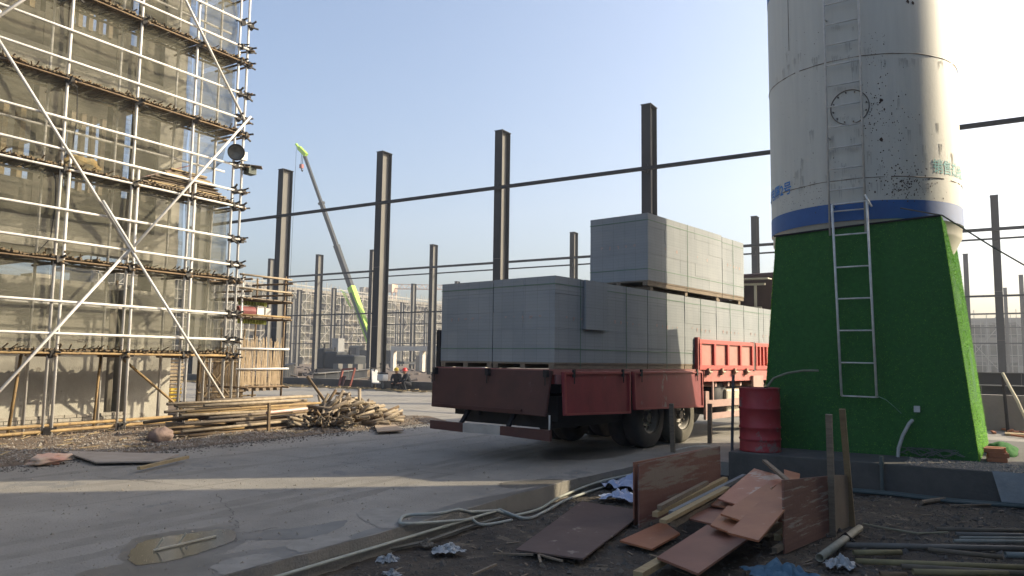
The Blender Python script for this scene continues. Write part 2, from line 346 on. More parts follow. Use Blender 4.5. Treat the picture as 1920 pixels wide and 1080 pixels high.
# wood chips / straw debris on the dirt
ch=MB()
for i in range(420):
    x,y=(rnd(-4.3,1.2),rnd(4,11.4)); a=rnd(0,PI); l=rnd(.03,.14); z=hf(x,y)+.012
    ch.bar((x,y,z),(x+l*math.cos(a),y+l*math.sin(a),z+rnd(-.005,.01)),rnd(.006,.02),.006)
tag(ch.build('wood_chips',wood_old),kind='stuff')
ch=MB()
for i in range(260):
    x,y=(rnd(-16,-11.6),rnd(3,14.5)); a=rnd(0,PI); l=rnd(.05,.3); z=hl(x,y)+.015
    ch.bar((x,y,z),(x+l*math.cos(a),y+l*math.sin(a),z+rnd(-.005,.03)),rnd(.008,.03),.008)
tag(ch.build('wood_scraps',wood),kind='stuff')
# ======================= SCAFFOLDED BUILDING (left) =======================
B=empty('concrete_building',(-16,5,0),0,'bare concrete building under construction behind the net-covered scaffold','building')
XW=-16.0
wl=MB()
wl.box((XW-.25,-8,.3),(XW,9.2,3.0)); wl.box((XW-.5,9.66,0),(XW,10.72,3.0))
wl.build('wall',concrete,B)
bw=MB()
for j in range(4):
    zz=.015+j*.075; y=-6+(.13 if j%2 else 0)
    while y<9.6:
        bw.box((XW-.2,y,zz),(XW+.03+rnd(0,.006),y+.235,zz+.063)); y+=.25
bw.build('brick_plinth',mat('plinth_brick',(.38,.35,.30),.9,0,(.27,.25,.21),5,.3,40),B)
MB().box((XW-.25,-8,.0),(XW+.02,9.6,.29)).build('mortar_bed',concrete_dark,B)
for z0,z1 in ((3.0,3.62),(3.7+.0,4.3),(7.38,7.85),(10.6,11.2)):
    if z0==3.0: continue
    MB().box((XW-.4,-8,z0),(XW+.001,10.74,z1)).build('edge_beam',concrete,B)
for z0 in (4.3,7.85): MB().box((-34,-8,z0-.15),(XW-.41,10.7,z0)).build('floor_slab',concrete,B)
MB().box((-34,-8,11.0),(XW-.41,10.7,11.2)).build('floor_slab',concrete,B)
for z0,z1 in ((3.0,3.7),(4.3,7.38),(7.85,10.6)):
    for y in (10.12,5.4,.6,-4.5): MB().box((XW-.55,y,z0),(XW-.001,y+.6,z1)).build('pillar',concrete,B)
    for y in (10.12,5.4): MB().box((-22,y,z0),(-21.4,y+.6,z1)).build('pillar',concrete,B)
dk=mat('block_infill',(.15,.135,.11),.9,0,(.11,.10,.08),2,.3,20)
# infill walls with window openings
for z0,z1 in ((4.3,7.38),(7.85,10.6)):
    for (a,b) in ((6.0,6.55),(7.5,8.1),(9.05,9.35),(9.62,10.11),(1.2,2.2),(3.6,4.2)):
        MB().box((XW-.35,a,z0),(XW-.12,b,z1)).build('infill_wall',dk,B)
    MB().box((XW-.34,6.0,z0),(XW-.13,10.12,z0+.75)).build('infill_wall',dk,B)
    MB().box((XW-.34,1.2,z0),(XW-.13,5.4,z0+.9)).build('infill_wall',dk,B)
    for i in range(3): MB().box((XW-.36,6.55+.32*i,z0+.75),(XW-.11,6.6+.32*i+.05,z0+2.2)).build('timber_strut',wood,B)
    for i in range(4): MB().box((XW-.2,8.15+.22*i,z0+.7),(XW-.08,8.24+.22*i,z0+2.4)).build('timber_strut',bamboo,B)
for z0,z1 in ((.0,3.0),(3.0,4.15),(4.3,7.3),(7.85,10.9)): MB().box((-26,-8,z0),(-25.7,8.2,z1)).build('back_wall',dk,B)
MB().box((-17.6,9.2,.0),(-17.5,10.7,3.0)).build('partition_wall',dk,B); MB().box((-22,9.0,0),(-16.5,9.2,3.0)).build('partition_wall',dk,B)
MB().box((-25.7,-8,3.0),(XW-.41,10.7,3.12)).build('floor_slab',concrete,B)
# props inside ground floor bay end and beyond
for i,(x,y) in enumerate(((-16.6,10.85),(-16.9,11.05),(-17.6,11.0),(-18.2,10.6))):
    MB().tube([(x,y,0),(x,y,3.4)],.03,8).build('timber_strut',rust_tube,B)
# scaffold
S=empty('scaffolding',(-14.6,7.3,0),0,'tall steel tube scaffold with grey-green safety nets in front of the concrete building','scaffold')
XO,XI=-14.6,-15.3
LV=[1.62+1.74*k for k in range(7)]; TOP=12.6
PY=[3.23,4.58,5.93,7.28,8.68,10.0,11.1]
r_t=.0285
up1=MB().tube([(0,0,0),(0,0,TOP)],r_t,8).build('upright',steel_tube,S,local=True,smooth=True)
def inst(o,loc,parent=S,rot=None):
    c=o.copy(); col.objects.link(c); c.parent=parent; c.location=loc
    if rot: c.rotation_euler=rot
    return c
def SL(x,y,z=0): return Vector((x+14.6,y-7.3,z))
first=True
for y in PY:
    if first: up1.location=SL(XO,y,.05); first=False
    else: inst(up1,SL(XO,y,.05))
    inst(up1,SL(XI,y,.05))
inst(up1,SL(XO,11.34,.05))
for x in (-16.1,): inst(up1,SL(x,11.2,.05))
up2=MB().tube([(0,0,0),(0,0,5.35)],r_t,8).build('upright',steel_tube,S,local=True,smooth=True); up2.location=SL(XO+.01,PY[3]+.15,.03)
for i,y in enumerate(PY[:6]):
    if i!=3:
        c=inst(up2,SL(XO+.01,y+.15,.03)); c.rotation_euler=(rnd(-.006,.006),rnd(-.004,.004),0)
led=MB().tube([(0,-4.6,0),(0,4.12,0)],r_t*.92,8).build('ledger',steel_tube,S,local=True,smooth=True)
first=True
for k,L_ in enumerate([-.1]+LV):
    for dz in (.31,.91):
        if k==0: continue
        p=SL(XO+.055,7.3,L_+dz)
        if first: led.location=p; first=False
        else:
            c=inst(led,p); c.rotation_euler=(rnd(-.004,.004),0,0)
        if dz>.5 and k%2: inst(led,SL(XI-.05,7.3,L_+dz))
for k,L_ in enumerate(LV):   # bearer tubes below the mats, yellow at the first lift
    m_=yellow_tube if k==0 else (rust_tube if k!=2 else steel_tube)
    MB().tube([(XO+.06,2.7,L_-.06),(XO+.06,7.2,L_-.055),(XO+.06,11.45,L_-.06)],.024 if k in (0,2) else .017,8).build('bearer',m_,S,smooth=True)
    MB().tube([(XI-.05,2.7,L_-.05),(XI-.05,11.5,L_-.05)],r_t,8).build('bearer',m_,S,smooth=True)
    mm=MB(); y=2.8
    while y<11.25:   # split bamboo mat, one ragged sheet
        zz=L_-.01+.025*nz3(y,k,0,2)+rnd(-.012,.016); mm.box((XI-.04+rnd(-.05,.03),y,zz),(XO+.05+rnd(-.03,.07),y+rnd(.03,.042),zz+rnd(.015,.045))); y+=.047
    for i in range(60):
        y=rnd(2.9,11.2); mm.bar((XO-.1,y,L_+.03),(XO+rnd(.0,.08),y+rnd(-.1,.1),L_+rnd(.05,.13)),.02,.014)
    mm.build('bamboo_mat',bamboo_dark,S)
tr=MB().tube([(-.95,0,0),(.16,0,0)],r_t*.9,8).build('transom',rust_tube,S,local=True,smooth=True)
first=True
for L_ in LV:
    for y in PY+[11.3]:
        p=SL(XO,y+.07,L_-.1)
        if first: tr.location=p; first=False
        else: inst(tr,p)
def brace(y0,z0,y1,z1,x=XO+.12,m=steel_tube): return MB().tube([(x,y0,z0),(x,y1,z1)],r_t,8).build('brace',m,S,smooth=True)
brace(5.3,7.97,8.75,3.55); brace(8.35,4.05,11.2,.38,XO+.17); brace(8.0,4.55,8.72,3.62,XO+.19)
brace(5.85,.1,8.7,3.75); brace(8.5,3.48,11.38,7.22,XO+.18); brace(5.6,7.0,8.4,10.55); brace(8.3,11.0,11.3,7.05); brace(2.9,3.6,5.7,.3);brace(3,3.6,6,7.6)
brace(8.85,1.55,10.75,.08,XI+.3,yellow_tube); 
MB().tube([(XI+.1,6.98,.05),(XI+.12,7.1,1.55)],.03,8).build('prop',yellow_tube,S,smooth=True)
MB().tube([(XI+.1,8.55,.05),(XI+.12,8.6,1.55)],.026,8).build('prop',yellow_tube,S,smooth=True)
MB().tube([(XO-.02,3,.2),(XO-.02,9.9,.25)],.032,8).build('sweeping_tube',yellow_tube,S,smooth=True)
MB().tube([(XO+.02,3,.08),(XO+.03,6.9,.12),(XO-.1,10.6,.16)],.032,8).build('sweeping_tube',yellow_tube,S,smooth=True)
# couplers
cp=MB()
cp.box((-.065,-.055,-.075),(.065,.055,.07)); cp.bar((-.06,0,.03),(.17,.06,.06),.032,.032); cp.bar((0,-.07,-.02),(.03,.18,-.04),.032,.032); cp.bar((.0,-.15,.05),(.02,.05,.03),.03,.03)
cp0=cp.build('coupler',dark_clamp,S,local=True); first=True
for k,L_ in enumerate(LV[:6]):
    for y in PY[1:]+[11.34]:
        for dz in ((-.06,),(-.06,.31,.91))[1 if y>11 else (random.random()<.4)]:
            p=SL(XO+.02,y+.04,L_+dz)
            if first: cp0.location=p; first=False
            else:
                if dz==-.06 or y>11: inst(cp0,p,rot=(rnd(-.4,.4),rnd(-.3,.3),rnd(-.5,.5)))
for y in PY[2:6]: inst(cp0,SL(XO+.05,y+.06,.13),rot=(0,0,rnd(0,3)))
for i in range(9):   # short stubs sticking out at the corner
    z=[1.93,2.53,3.68,4.3,5.44,6.05,7.1,7.8,8.9][i]
    MB().tube([(XO-.25,11.34,z-.03),(XO+.2,11.38,z-.05+rnd(-.03,.03))],.022,6).build('stub_tube',rust_tube,S,smooth=True)
# nets
def netpanel(y0,y1,z0,z1,x=XO-.13,seed=0,amp=.035,cut=None):
    m=MB(); n=12; V=[];Fs=[]
    for j in range(n+1):
        for i in range(n+1):
            a,b=i/n,j/n; y=y0+(y1-y0)*a; z=z0+(z1-z0)*b
            e=4*a*(1-a)
            dx=amp*(nz3(y,z,seed,1.1)+.5*nz3(y*3,z*1.2,seed+9,1))-.03*e*4*b*(1-b)
            if cut: 
                z=max(z,z0+cut*(a**1.5)*(z1-z0)); y=y-.35*max(0,a-.6)*(1-b)*(y1-y0)*2
            V.append((x+dx,y,z))
    for j in range(n):
        for i in range(n):
            q=j*(n+1)+i; Fs.append((q,q+1,q+n+2,q+n+1))
    return m.add(V,Fs).build('safety_net',net_m,S,smooth=True)
sd_=0
for k in range(6):
    for i in range(len(PY)-1):
        sd_+=1
        if k==2 and i==5: netpanel(PY[i],PY[i+1]-.05,LV[k]+.45,LV[k+1]-.02,seed=sd_,amp=.10,cut=.35)
        else: netpanel(PY[i]+.01,PY[i+1]-.01,LV[k]+.04,LV[k+1]-.06,seed=sd_,amp=rnd(.04,.12))
for k in range(6):   # end face nets
    if k==2: continue
    m=MB(); V=[];Fs=[]
    for j in range(9):
        for i in range(9):
            x=-14.75-1.3*i/8; z=LV[k]+.04+1.62*j/8; V.append((x,11.16+.05*nz3(x,z,k,1.5),z))
    for j in range(8):
        for i in range(8): q=j*9+i; Fs.append((q,q+1,q+10,q+9))
    m.add(V,Fs).build('safety_net',net_m,S,smooth=True)
# dark net cords
for y,z in ((7.33,6.9),(7.05,5.1)):
    MB().tube([(XO-.05,y,z),(XO-.04,y+.16,z-.25),(XO-.04,y+.19,z-.8),(XO-.05,y+.15,z-1.4),(XO-.05,y-.1,z-1.75)],.009,5).build('net_cord',black_m,S)
# board stack lying on the third lift near the corner
def plank_thing(p,q,wd,th,m,label,group=None,name='plank'):
    return tag(MB().bar(p,q,wd,th).build(name,m),label,'plank',group)
for i in range(11):
    z=5.13+.045+i*.042; y0=9.0+rnd(-.15,.15)+i*.07; y1=11.0-i*.045+rnd(-.14,.1)
    plank_thing((XO-.32+rnd(-.06,.06),y0,z),(XO-.30+rnd(-.06,.06),y1,z),.50,.024,wood if i%3==1 else wood_old,'timber board stacked on the lift below the torn net, %s from the bottom'%ORD[i],'boards stacked on the scaffold lift')
tag(MB().bar((XO-.4,8.95,5.25),(XO-.35,10.1,5.78),.5,.02).build('plank',ply_old),'dark sheet leaning over the board stack on the scaffold lift','board')
# orange sack on lift
def crumple(c,rx,ry,rz,m,name,label,cat,seed=0,n=18,amp=.5,flatz=None):
    mb=MB(); V=[];Fs=[]
    for j in range(n+1):
        for i in range(n*2):
            th=PI*j/n; ph=PI*i/n; d=Vector((math.sin(th)*math.cos(ph),math.sin(th)*math.sin(ph),math.cos(th)))
            k=1+amp*nz3(d.x,d.y,d.z+seed,2.2)+amp*.5*abs(nz3(d.x,d.y,d.z+seed,5))
            p=Vector((d.x*rx*k,d.y*ry*k,d.z*rz*k)); p+=Vector(c)
            if flatz is not None: p.z=max(p.z,flatz)
            V.append(p)
    for j in range(n):
        for i in range(n*2): a=j*n*2+i; b=j*n*2+(i+1)%(n*2); Fs.append((a,a+n*2,b+n*2,b))
    return tag(mb.add(V,Fs).build(name,m,smooth=True),label,cat)
crumple((XO-.35,7.85,5.13+.16),.16,.32,.15,mat('orange_sack',(.55,.33,.08),.7,0,(.4,.36,.2),6),'sack','crumpled orange sack on the scaffold lift behind the net','sack',3)
# flood lamp on the corner
lc=gx(435,298,-14.3)
FL=empty('flood_lamp',(-14.5,11.1,6.15),0,'round floodlight with dark wire front clamped to the scaffold corner','lamp')
d=(Vector((.75,-.62,-.25))).normalized(); c0=Vector((-14.36,10.98,6.25)); t=Vector((0,0,1)); a=d.cross(t).normalized(); b=a.cross(d)
def conering(prof,m,name,n=24):
    mb=MB(); V=[];Fs=[]
    for r,l in prof:
        for k in range(n): V.append(c0+d*l+(a*math.cos(k*2*PI/n)+b*math.sin(k*2*PI/n))*r)
    for i in range(len(prof)-1):
        for k in range(n): Fs.append((i*n+k,i*n+(k+1)%n,(i+1)*n+(k+1)%n,(i+1)*n+k))
    return mb.add(V,Fs).build(name,m,FL,smooth=True)
conering([(.0,-.30),(.10,-.30),(.12,-.20),(.17,-.10),(.185,.03),(.185,.05)],white_m,'lamp_housing')
conering([(.192,.0),(.192,.07),(.165,.07),(.16,.04)],black_m,'lamp_rim'); conering([(.162,.045),(.10,.02),(.04,.01),(.0,.0)],mat('lamp_lens',(.16,.16,.14),.35,0,(.05,.05,.045),9),'lamp_face')
MB().tube([c0+a*.17,c0+a*.19-d*.1,c0-d*.26,c0-a*.19-d*.1,c0-a*.17],.012,6).build('yoke',dark_clamp,FL)
MB().box((-14.47,11.05,6.12),(-14.37,11.30,6.32)).build('bracket',white_m,FL)
BX=empty('junction_box',(-14.55,11.45,5.95),0,'small dark ribbed box under a tilted board beside the round floodlight','box')
mb=MB()
for i in range(5): mb.box((-14.62,11.40,5.86+i*.035),(-14.42,11.62,5.89+i*.035))
mb.box((-14.60,11.42,5.85),(-14.44,11.60,6.04)); mb.build('ribbed_box',mat('box_green',(.07,.09,.075),.6),BX)
MB().bar((-14.7,11.36,6.08),(-14.35,11.72,6.05),.28,.02).build('top_board',wood_old,BX)
# small scaffold tower with bamboo hurdle
T=empty('scaffold_tower',(-15.8,12.75,0),0,'low scaffold bay with bamboo hurdle and loaded platform at the building corner','scaffold')
TX=-15.3
for x in (TX,-16.4):
    for y in (12.08,13.42): MB().tube([(x,y,0),(x,y,3.65 if y>13 else 3.6)],.026,8).build('upright',steel_tube if y<13 else rust_tube,T,smooth=True)
for z,m_ in ((3.56,bamboo),(3.22,bamboo),(2.57,yellow_tube),(1.74,steel_tube),(1.24,steel_tube)):
    MB().tube([(TX+.05,11.95,z),(TX+.05,13.58,z+.01)],.026,8).build('ledger',m_,T,smooth=True)
for z in (3.45,3.15,2.95,2.5,.78):
    for y in (12.12,13.4): MB().tube([(TX+.25,y+.04,z),(-16.6,y+.04,z+.02)],.026,8).build('transom',rust_tube,T,smooth=True)
for z,yy in ((2.98,0),(2.52,0)):
    mb=MB(); y=12.05
    while y<13.5: mb.box((-16.4+rnd(-.05,.05),y,z),(TX+.06+rnd(-.04,.05),y+.1,z+.025)); y+=.105
    mb.build('platform',wood_old,T)
mb=MB(); y=12.14
while y<13.36:
    if not(12.55<y<12.58 or 12.93<y<12.97): mb.tube([(TX+.01+rnd(-.01,.01),y,.84+rnd(-.05,.02)),(TX+.01,y+rnd(-.02,.02),1.4),(TX+.01,y+rnd(-.045,.045),1.92+rnd(-.03,.14))],[.013,.012,.009],5)
    y+=.031
mb.build('bamboo_hurdle',mat('split_bamboo',(.58,.46,.31),.6,0,(.36,.27,.17),8),T)
MB().tube([(TX+.0,12.0,.80),(TX+.0,13.5,.80)],.03,8).build('ledger',rust_tube,T,smooth=True)
for i in range(5): MB().box((TX-.12,12.35+i*.22,.70),(TX+.06,12.44+i*.22,.77)).build('wedge',wood_old,T)
for y in (12.4,12.9): MB().tube([(-16.35,y,.8),(-16.35,y,2.5)],.022,6).build('prop',steel_tube,T)
tag(MB().box((-15.85,12.72,2.56),(-15.5,12.93,2.84)).build('carton',white_m),'white carton on the platform, left of its twin','box','cartons on the small platform')
tag(MB().box((-15.85,12.98,2.56),(-15.5,13.15,2.80)).build('carton',mat('pale_carton',(.55,.53,.5),.7)),'pale grey carton on the platform, right of its twin','box','cartons on the small platform')
tag(MB().tube([(-15.5,12.1,2.68),(-15.5,12.6,2.68)],.12,10).build('roll',mat('maroon_roll',(.2,.06,.06),.7)),'maroon roll lying on the small platform beside the cartons','roll')
for z,lb in ((2.87,'yellow-green striped board under the upper platform of the small bay'),(2.40,'yellow-green striped board hanging below the carton platform')):
    mb=MB(); 
    for i in range(9): mb.box((-15.9,12.5+i*.09,z),(-15.86,12.54+i*.09,z+.09))
    mb.box((-15.92,12.45,z-.01),(-15.9,13.35,z+.1)); tag(mb.build('striped_board',mat('lime_board',(.55,.62,.12),.6)),lb,'board')
# dark bamboo screen + yellow boards behind the scaffold end
mb=MB(); y=12.35
while y<13.75: mb.tube([(-17.2,y,.35),(-17.2,y+rnd(-.02,.02),1.75+rnd(-.1,.1))],.017,5); y+=.042
for z in (.6,1.4): mb.tube([(-17.16,12.3,z),(-17.16,13.8,z)],.025,6)
for y in (12.35,13.0,13.75): mb.tube([(-17.25,y,0),(-17.25,y,2.3)],.03,6)
for (p,q) in (((-16.8,11.9,.1),(-16.9,13.2,1.6)),((-16.8,13.4,.1),(-16.9,12.1,1.5)),((-16.5,11.95,.5),(-16.5,13.6,.52)),((-17.9,11.9,.3),(-17.9,14,.3))): mb.tube([p,q],.026,6)
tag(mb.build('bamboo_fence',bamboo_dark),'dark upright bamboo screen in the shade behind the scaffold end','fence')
for i in range(12):
    z=.42+i*.088; m_=yellow_m if i<4 else bamboo
    tag(MB().box((-17.6,11.25+rnd(-.03,.03),z),(-16.95,11.7+rnd(-.03,.05),z+.06)).build('board',m_),('yellow board racked by the concrete pier, %s from the bottom' if i<4 else 'tan board racked by the concrete pier, %s of the tan ones from the bottom')%('first','second','third','fourth','first','second','third','fourth','fifth','sixth','seventh','topmost')[i],'board','yellow boards stacked by the pier' if i<4 else 'tan boards stacked by the pier')
rk=MB()
for y in (11.3,11.65):
    for x in (-17.55,-17.0): rk.box((x-.03,y-.03,0),(x+.03,y+.03,1.55))
rk.box((-17.6,11.27,.36),(-16.95,11.70,.415))
tag(rk.build('rack',dark_clamp),'dark steel rack holding the yellow and tan boards','rack')
# ======================= POLES, HEAP, ROCK etc =======================
import itertools
PG='long scaffold poles stacked by the road'
k=0
for lay in range(9):
    for j in range(7-lay//2):
        x=-12.35-.12*j-.03*lay+rnd(-.04,.04); z=.08+lay*.074+rnd(-.012,.012); y0=8.55+rnd(-.6,1.2)+.16*j+lay*.05; y1=y0+rnd(1.5,3.4)
        if y1>12.1: y1=12.1
        m_=(rust_tube,bamboo,yellow_tube,bamboo,wood_old,rust_tube)[random.randrange(6)]
        o=MB().pipe((x,y0,z),(x-rnd(-.10,.2),y1,z+rnd(-.03,.04)),rnd(.024,.036),.006).build('scaffold_pole',m_,smooth=True)
        tag(o,'long tan and rusty pole in the stack beside the road','pole',PG); k+=1
tag(MB().pipe((-12.25,10.4,.42),(-12.28,11.5,.45),.033).build('scaffold_pole',mat('red_white_tube',(.60,.32,.26),.5,0,(.6,.56,.5),1.2)),'red and white pole lying on the stack beside the road','pole')
tag(MB().bar((-12.12,10.35,0),(-12.13,10.35,.62),.05,.05).build('stake',rust_tube),'rusty upright stake holding back the pole stack','stake')
for bi_,(a,b,m_) in enumerate((((262,818),(520,757),rust_tube),((300,810),(520,765),bamboo),((330,822),(540,775),rust_tube),((380,790),(530,762),bamboo))):
    p=gx(a[0],a[1],-13.1); q=gx(b[0],b[1],-13.1)
    z=max(.1,p.z)
    tag(MB().pipe((-13.0-.08*bi_,p.y,.3+rnd(0,.05)),(-13.1-.1*bi_,min(q.y,12.8),.43+rnd(0,.08)),.032).build('scaffold_pole',m_,smooth=True),'long pole on the sleepers behind the pole stack, '+('rusty one reaching nearest','tan one beneath the others','tan one reaching farthest','short tan one at the far end')[bi_],'pole','poles behind the stack')
mb=MB().box((-13.35,8.9,.05),(-12.9,9.05,.27)).box((-13.4,11.9,.05),(-12.9,12.05,.4)); tag(mb.build('timber_sleeper',wood_old),'dark timber sleepers carrying the poles behind the stack','timber')
HG='short scaffold tubes thrown in a heap'
hc=Vector((-12.35,12.7,0))
for i in range(190):
    a=rnd(0,2*PI); rr=math.sqrt(random.random()); ex=1.15*rr*math.cos(a); ey=1.55*rr*math.sin(a)
    hgt=.72*(1-rr)**.75
    c=Vector((hc.x+ex*.75,hc.y+ey,.07+hgt*rnd(.55,1.)))
    az=rnd(0,PI) if rr<.7 else a+rnd(-.5,.5); el=rnd(-.1,1.15)*(1 if rr<.6 else .35)*(1 if random.random()>.15 else 1.5)
    l=rnd(.3,.75); dv=Vector((math.cos(az)*math.cos(el),math.sin(az)*math.cos(el),math.sin(el)))*l/2
    if c.z-abs(dv.z)<.05: c.z=.05+abs(dv.z)
    m_=(bamboo,bamboo,bamboo,rust_tube,wood_old)[random.randrange(5)]
    o=MB().pipe(c-dv,c+dv,rnd(.030,.040),.008,8).build('short_tube',m_,smooth=True)
    tag(o,'short tan scaffold tube in the heap by the road','tube',HG)
tag(MB().pipe((-12.6,12.5,.4),(-12.9,12.05,1.12),.034).build('short_tube',rust_tube,smooth=True),'tube sticking up highest from the short-tube heap','tube')
crumple(tuple(gz(302,818,.12)),.17,.21,.15,rock_m,'rock','rounded pinkish lump of rock at the left end of the pole stack','rock',5,12,.35)
crumple(tuple(gz(92,862,.07)),.16,.24,.07,mat('paper_bag',(.62,.52,.38),.8,0,(.55,.22,.16),2.5),'torn_bag','torn tan bag with red print on the dirt by the road','bag',8,14,.6)
P=[gz(*q,.06) for q in [(115,845),(180,866),(300,864),(335,851)]]
tag(MB().slab([P[0],P[1],P[2],P[3]],.02).build('plywood_sheet',mat('grey_ply',(.36,.31,.26),.8,0,(.25,.21,.17),3)),'flat grey plywood sheet on the dirt at the road edge','board')
tag(MB().slab([gz(x,y,.07) for x,y in ((702,797),(742,796),(757,806),(708,809))],.02).build('cardboard',cardboard),'flattened cardboard beside the tube heap','cardboard')
tag(MB().bar(gz(260,878,.06),gz(352,857,.07),.05,.04).build('batten',wood),'pale batten on the dirt next to the grey sheet','batten')
# ======================= TRUCK =======================
TA=R(81.4); TP=Vector((-5.386,9.91,0))
TK=empty('flatbed_truck',TP,TA,'red flatbed truck with lowered side boards loaded with concrete block stacks','truck')
def tk(mb,name,m,parent=None,**k):
    o=mb.build(name,m,TK if parent is None else parent,local=True,**k); return o
tk(MB().box((.0,0.03,1.20),(9.0,2.47,1.38)),'bed',truck_red)
tk(MB().box((4.9,-.035,1.17),(9.0,.028,1.395)),'bed_rail',mat('pink_rail',(.50,.17,.14),.6,0,(.36,.10,.085),3,.1,30,spot=((.30,.2,.17),5,.66)),bevel=.008)
tk(MB().box((-.03,-.02,1.34),(4.9,.06,1.42)),'bed_edge',mat('dusty_edge',(.34,.14,.12),.7,0,(.22,.08,.07),4))
tk(MB().box((-.03,.0,1.36),(.03,2.5,1.42)),'bed_edge',MATS['dusty_edge'])
# tailgate hanging, tilted outward at its foot
tg=MB().add([(-.04,-.02,1.40),(-.04,2.52,1.40),(-.08,2.50,.75),(-.08,.06,.72),(-.09,-.02,1.40),(-.09,2.52,1.40),(-.13,2.50,.75),(-.13,.06,.72)],[(0,1,2,3),(7,6,5,4),(0,4,5,1),(1,5,6,2),(2,6,7,3),(3,7,4,0)])
tk(tg,'tailgate',truck_brown,bevel=.012)
tk(MB().bar((-.15,.5,.79),(-.15,2.4,.80),.02,.03),'tailgate_lip',truck_brown)
def sideboard(x0,x1,m):
    b=empty_child('side_board',TK)
    mb=MB().add([(x0,-.04,1.385),(x1,-.04,1.385),(x1+.0,-.055,.68),(x0+.03,-.055,.73),(x0,-.085,1.385),(x1,-.085,1.385),(x1,-.10,.68),(x0+.03,-.10,.73)],[(3,2,1,0),(4,5,6,7),(0,1,5,4),(1,2,6,5),(2,3,7,6),(3,0,4,7)])
    o=tk(mb,'side_board',m,bevel=.01)
    fr=MB(); 
    for (p,q) in (((x0+.02,-.088,1.36),(x1-.02,-.088,1.36)),((x0+.05,-.102,.75),(x1-.02,-.102,.70)),((x0+.03,-.09,1.36),(x0+.05,-.102,.75)),((x1-.03,-.09,1.36),(x1-.03,-.102,.70))): fr.bar(p,q,.035,.03)
    f=fr.build('board_frame',truck_red,o,local=True)
    return o
def empty_child(*a): return None
sideboard(.12,2.02,truck_side); sideboard(2.12,4.72,truck_side)
# upright side boards with ribs
def upright(x0,x1,n,m):
    o=tk(MB().box((x0,-.02,1.42),(x1,.015,1.99)),'upright_side_board',m)
    fr=MB().box((x0,-.06,1.93),(x1,.03,2.01)).box((x0,-.06,1.41),(x1,-.021,1.50))
    for i in range(n+1):
        xx=x0+(x1-x0-.08)*i/n; fr.box((xx,-.068,1.501),(xx+(.08 if n<6 else .06),-.021,1.929))
    fr.build('ribs',mat('rib_red',(.50,.07,.055),.5,0,(.40,.06,.05),4,spot=((.5,.33,.28),7,.7)),o,local=True)
upright(4.68,7.32,4,mat('faded_red',(.44,.20,.165),.6,0,(.36,.15,.12),3)); upright(7.46,8.95,7,MATS['faded_red'])
tk(MB().box((4.62,-.05,1.38),(4.72,.05,2.05)),'post',truck_red); tk(MB().box((7.34,-.05,1.38),(7.44,.05,2.02)),'post',truck_brown); tk(MB().box((-.0,2.45,1.38),(.1,2.54,2.05)),'post',truck_dark)
tk(MB().box((.1,2.45,1.42),(9,2.49,2.02)),'upright_side_board',truck_brown)
for i in range(4):
    x=5.0+i*.62
    tk(MB().box((x,-.10,1.30),(x+.07,-.036,1.44)).tube([(x-.02,-.11,1.36),(x+.1,-.11,1.36)],.022,6),'hinge',mat('worn_latch',(.30,.22,.15),.6,.2))
for i in range(6):
    x=5.0+i*.62
    tk(MB().tube([(x,.05,1.10),(x,.4,1.10)],.05,8),'lashing_hook',mat('dusty_pink',(.42,.28,.24),.8))
tk(MB().box((7.2,-.10,.93),(7.75,-.05,1.28)),'mudflap_plate',MATS['dusty_pink'])
for y in (.05,1.22,2.42): tk(MB().box((-.165,y-.03,1.30),(-.095,y+.03,1.41)).tube([(-.15,y,1.30),(-.15,y,1.18)],.010,6),'latch',truck_dark)
for x in (.35,1.75,2.35,4.45): tk(MB().box((x,-.115,1.30),(x+.05,-.086,1.42)).tube([(x+.025,-.112,1.30),(x+.025,-.112,1.2)],.009,6),'latch',truck_dark)
tk(MB().tube([(-.06,.03,.74),(-.07,.02,.62),(-.05,.04,.52)],.014,6),'strap_end',white_m)
for i in range(4): tk(MB().box((.3+i*1.2,-.031,1.345),(.55+i*1.2,-.0205,1.375)),'reflector_strip',mat('reflector',(.45,.30,.25),.4))
# chassis
tk(MB().box((.2,.7,.85),(9.4,.95,1.19)).box((.2,1.55,.85),(9.4,1.8,1.19)).box((.3,.1,1.05),(.45,2.4,1.19)).box((2.0,.1,1.02),(2.1,2.4,1.19)).box((4.6,.1,1.02),(4.7,2.4,1.19)),'chassis',truck_dark)
tk(MB().box((.3,.15,.62),(1.9,.75,1.0)).box((.3,1.8,.62),(1.9,2.35,1.0)),'mudguard',truck_dark)
# bumper: brown, bare metal, brown
bm=MB()
def bump(y0,y1,za0,za1,zb0,zb1): return MB().add([(-.2,y0,za0),(-.2,y1,zb0),(-.2,y1,zb1),(-.2,y0,za1),(-.26,y0,za0),(-.26,y1,zb0),(-.26,y1,zb1),(-.26,y0,za1)],[(0,1,2,3),(7,6,5,4),(0,4,5,1),(1,5,6,2),(2,6,7,3),(3,7,4,0)])
bo=tk(bump(-.12,.83,.38,.54,.405,.54),'rear_bumper',truck_brown)
bump(.83,1.62,.405,.54,.39,.535).build('metal_plate',mat('bare_metal',(.42,.45,.48),.45,.5,(.30,.32,.34),4),bo,local=True)
bump(1.62,2.38,.39,.535,.40,.535).build('bumper_end',truck_brown,bo,local=True)
for y in (.75,1.75): tk(MB().bar((-.18,y,.5),(.3,y+.1,.95),.06,.05),'bumper_bracket',truck_dark)
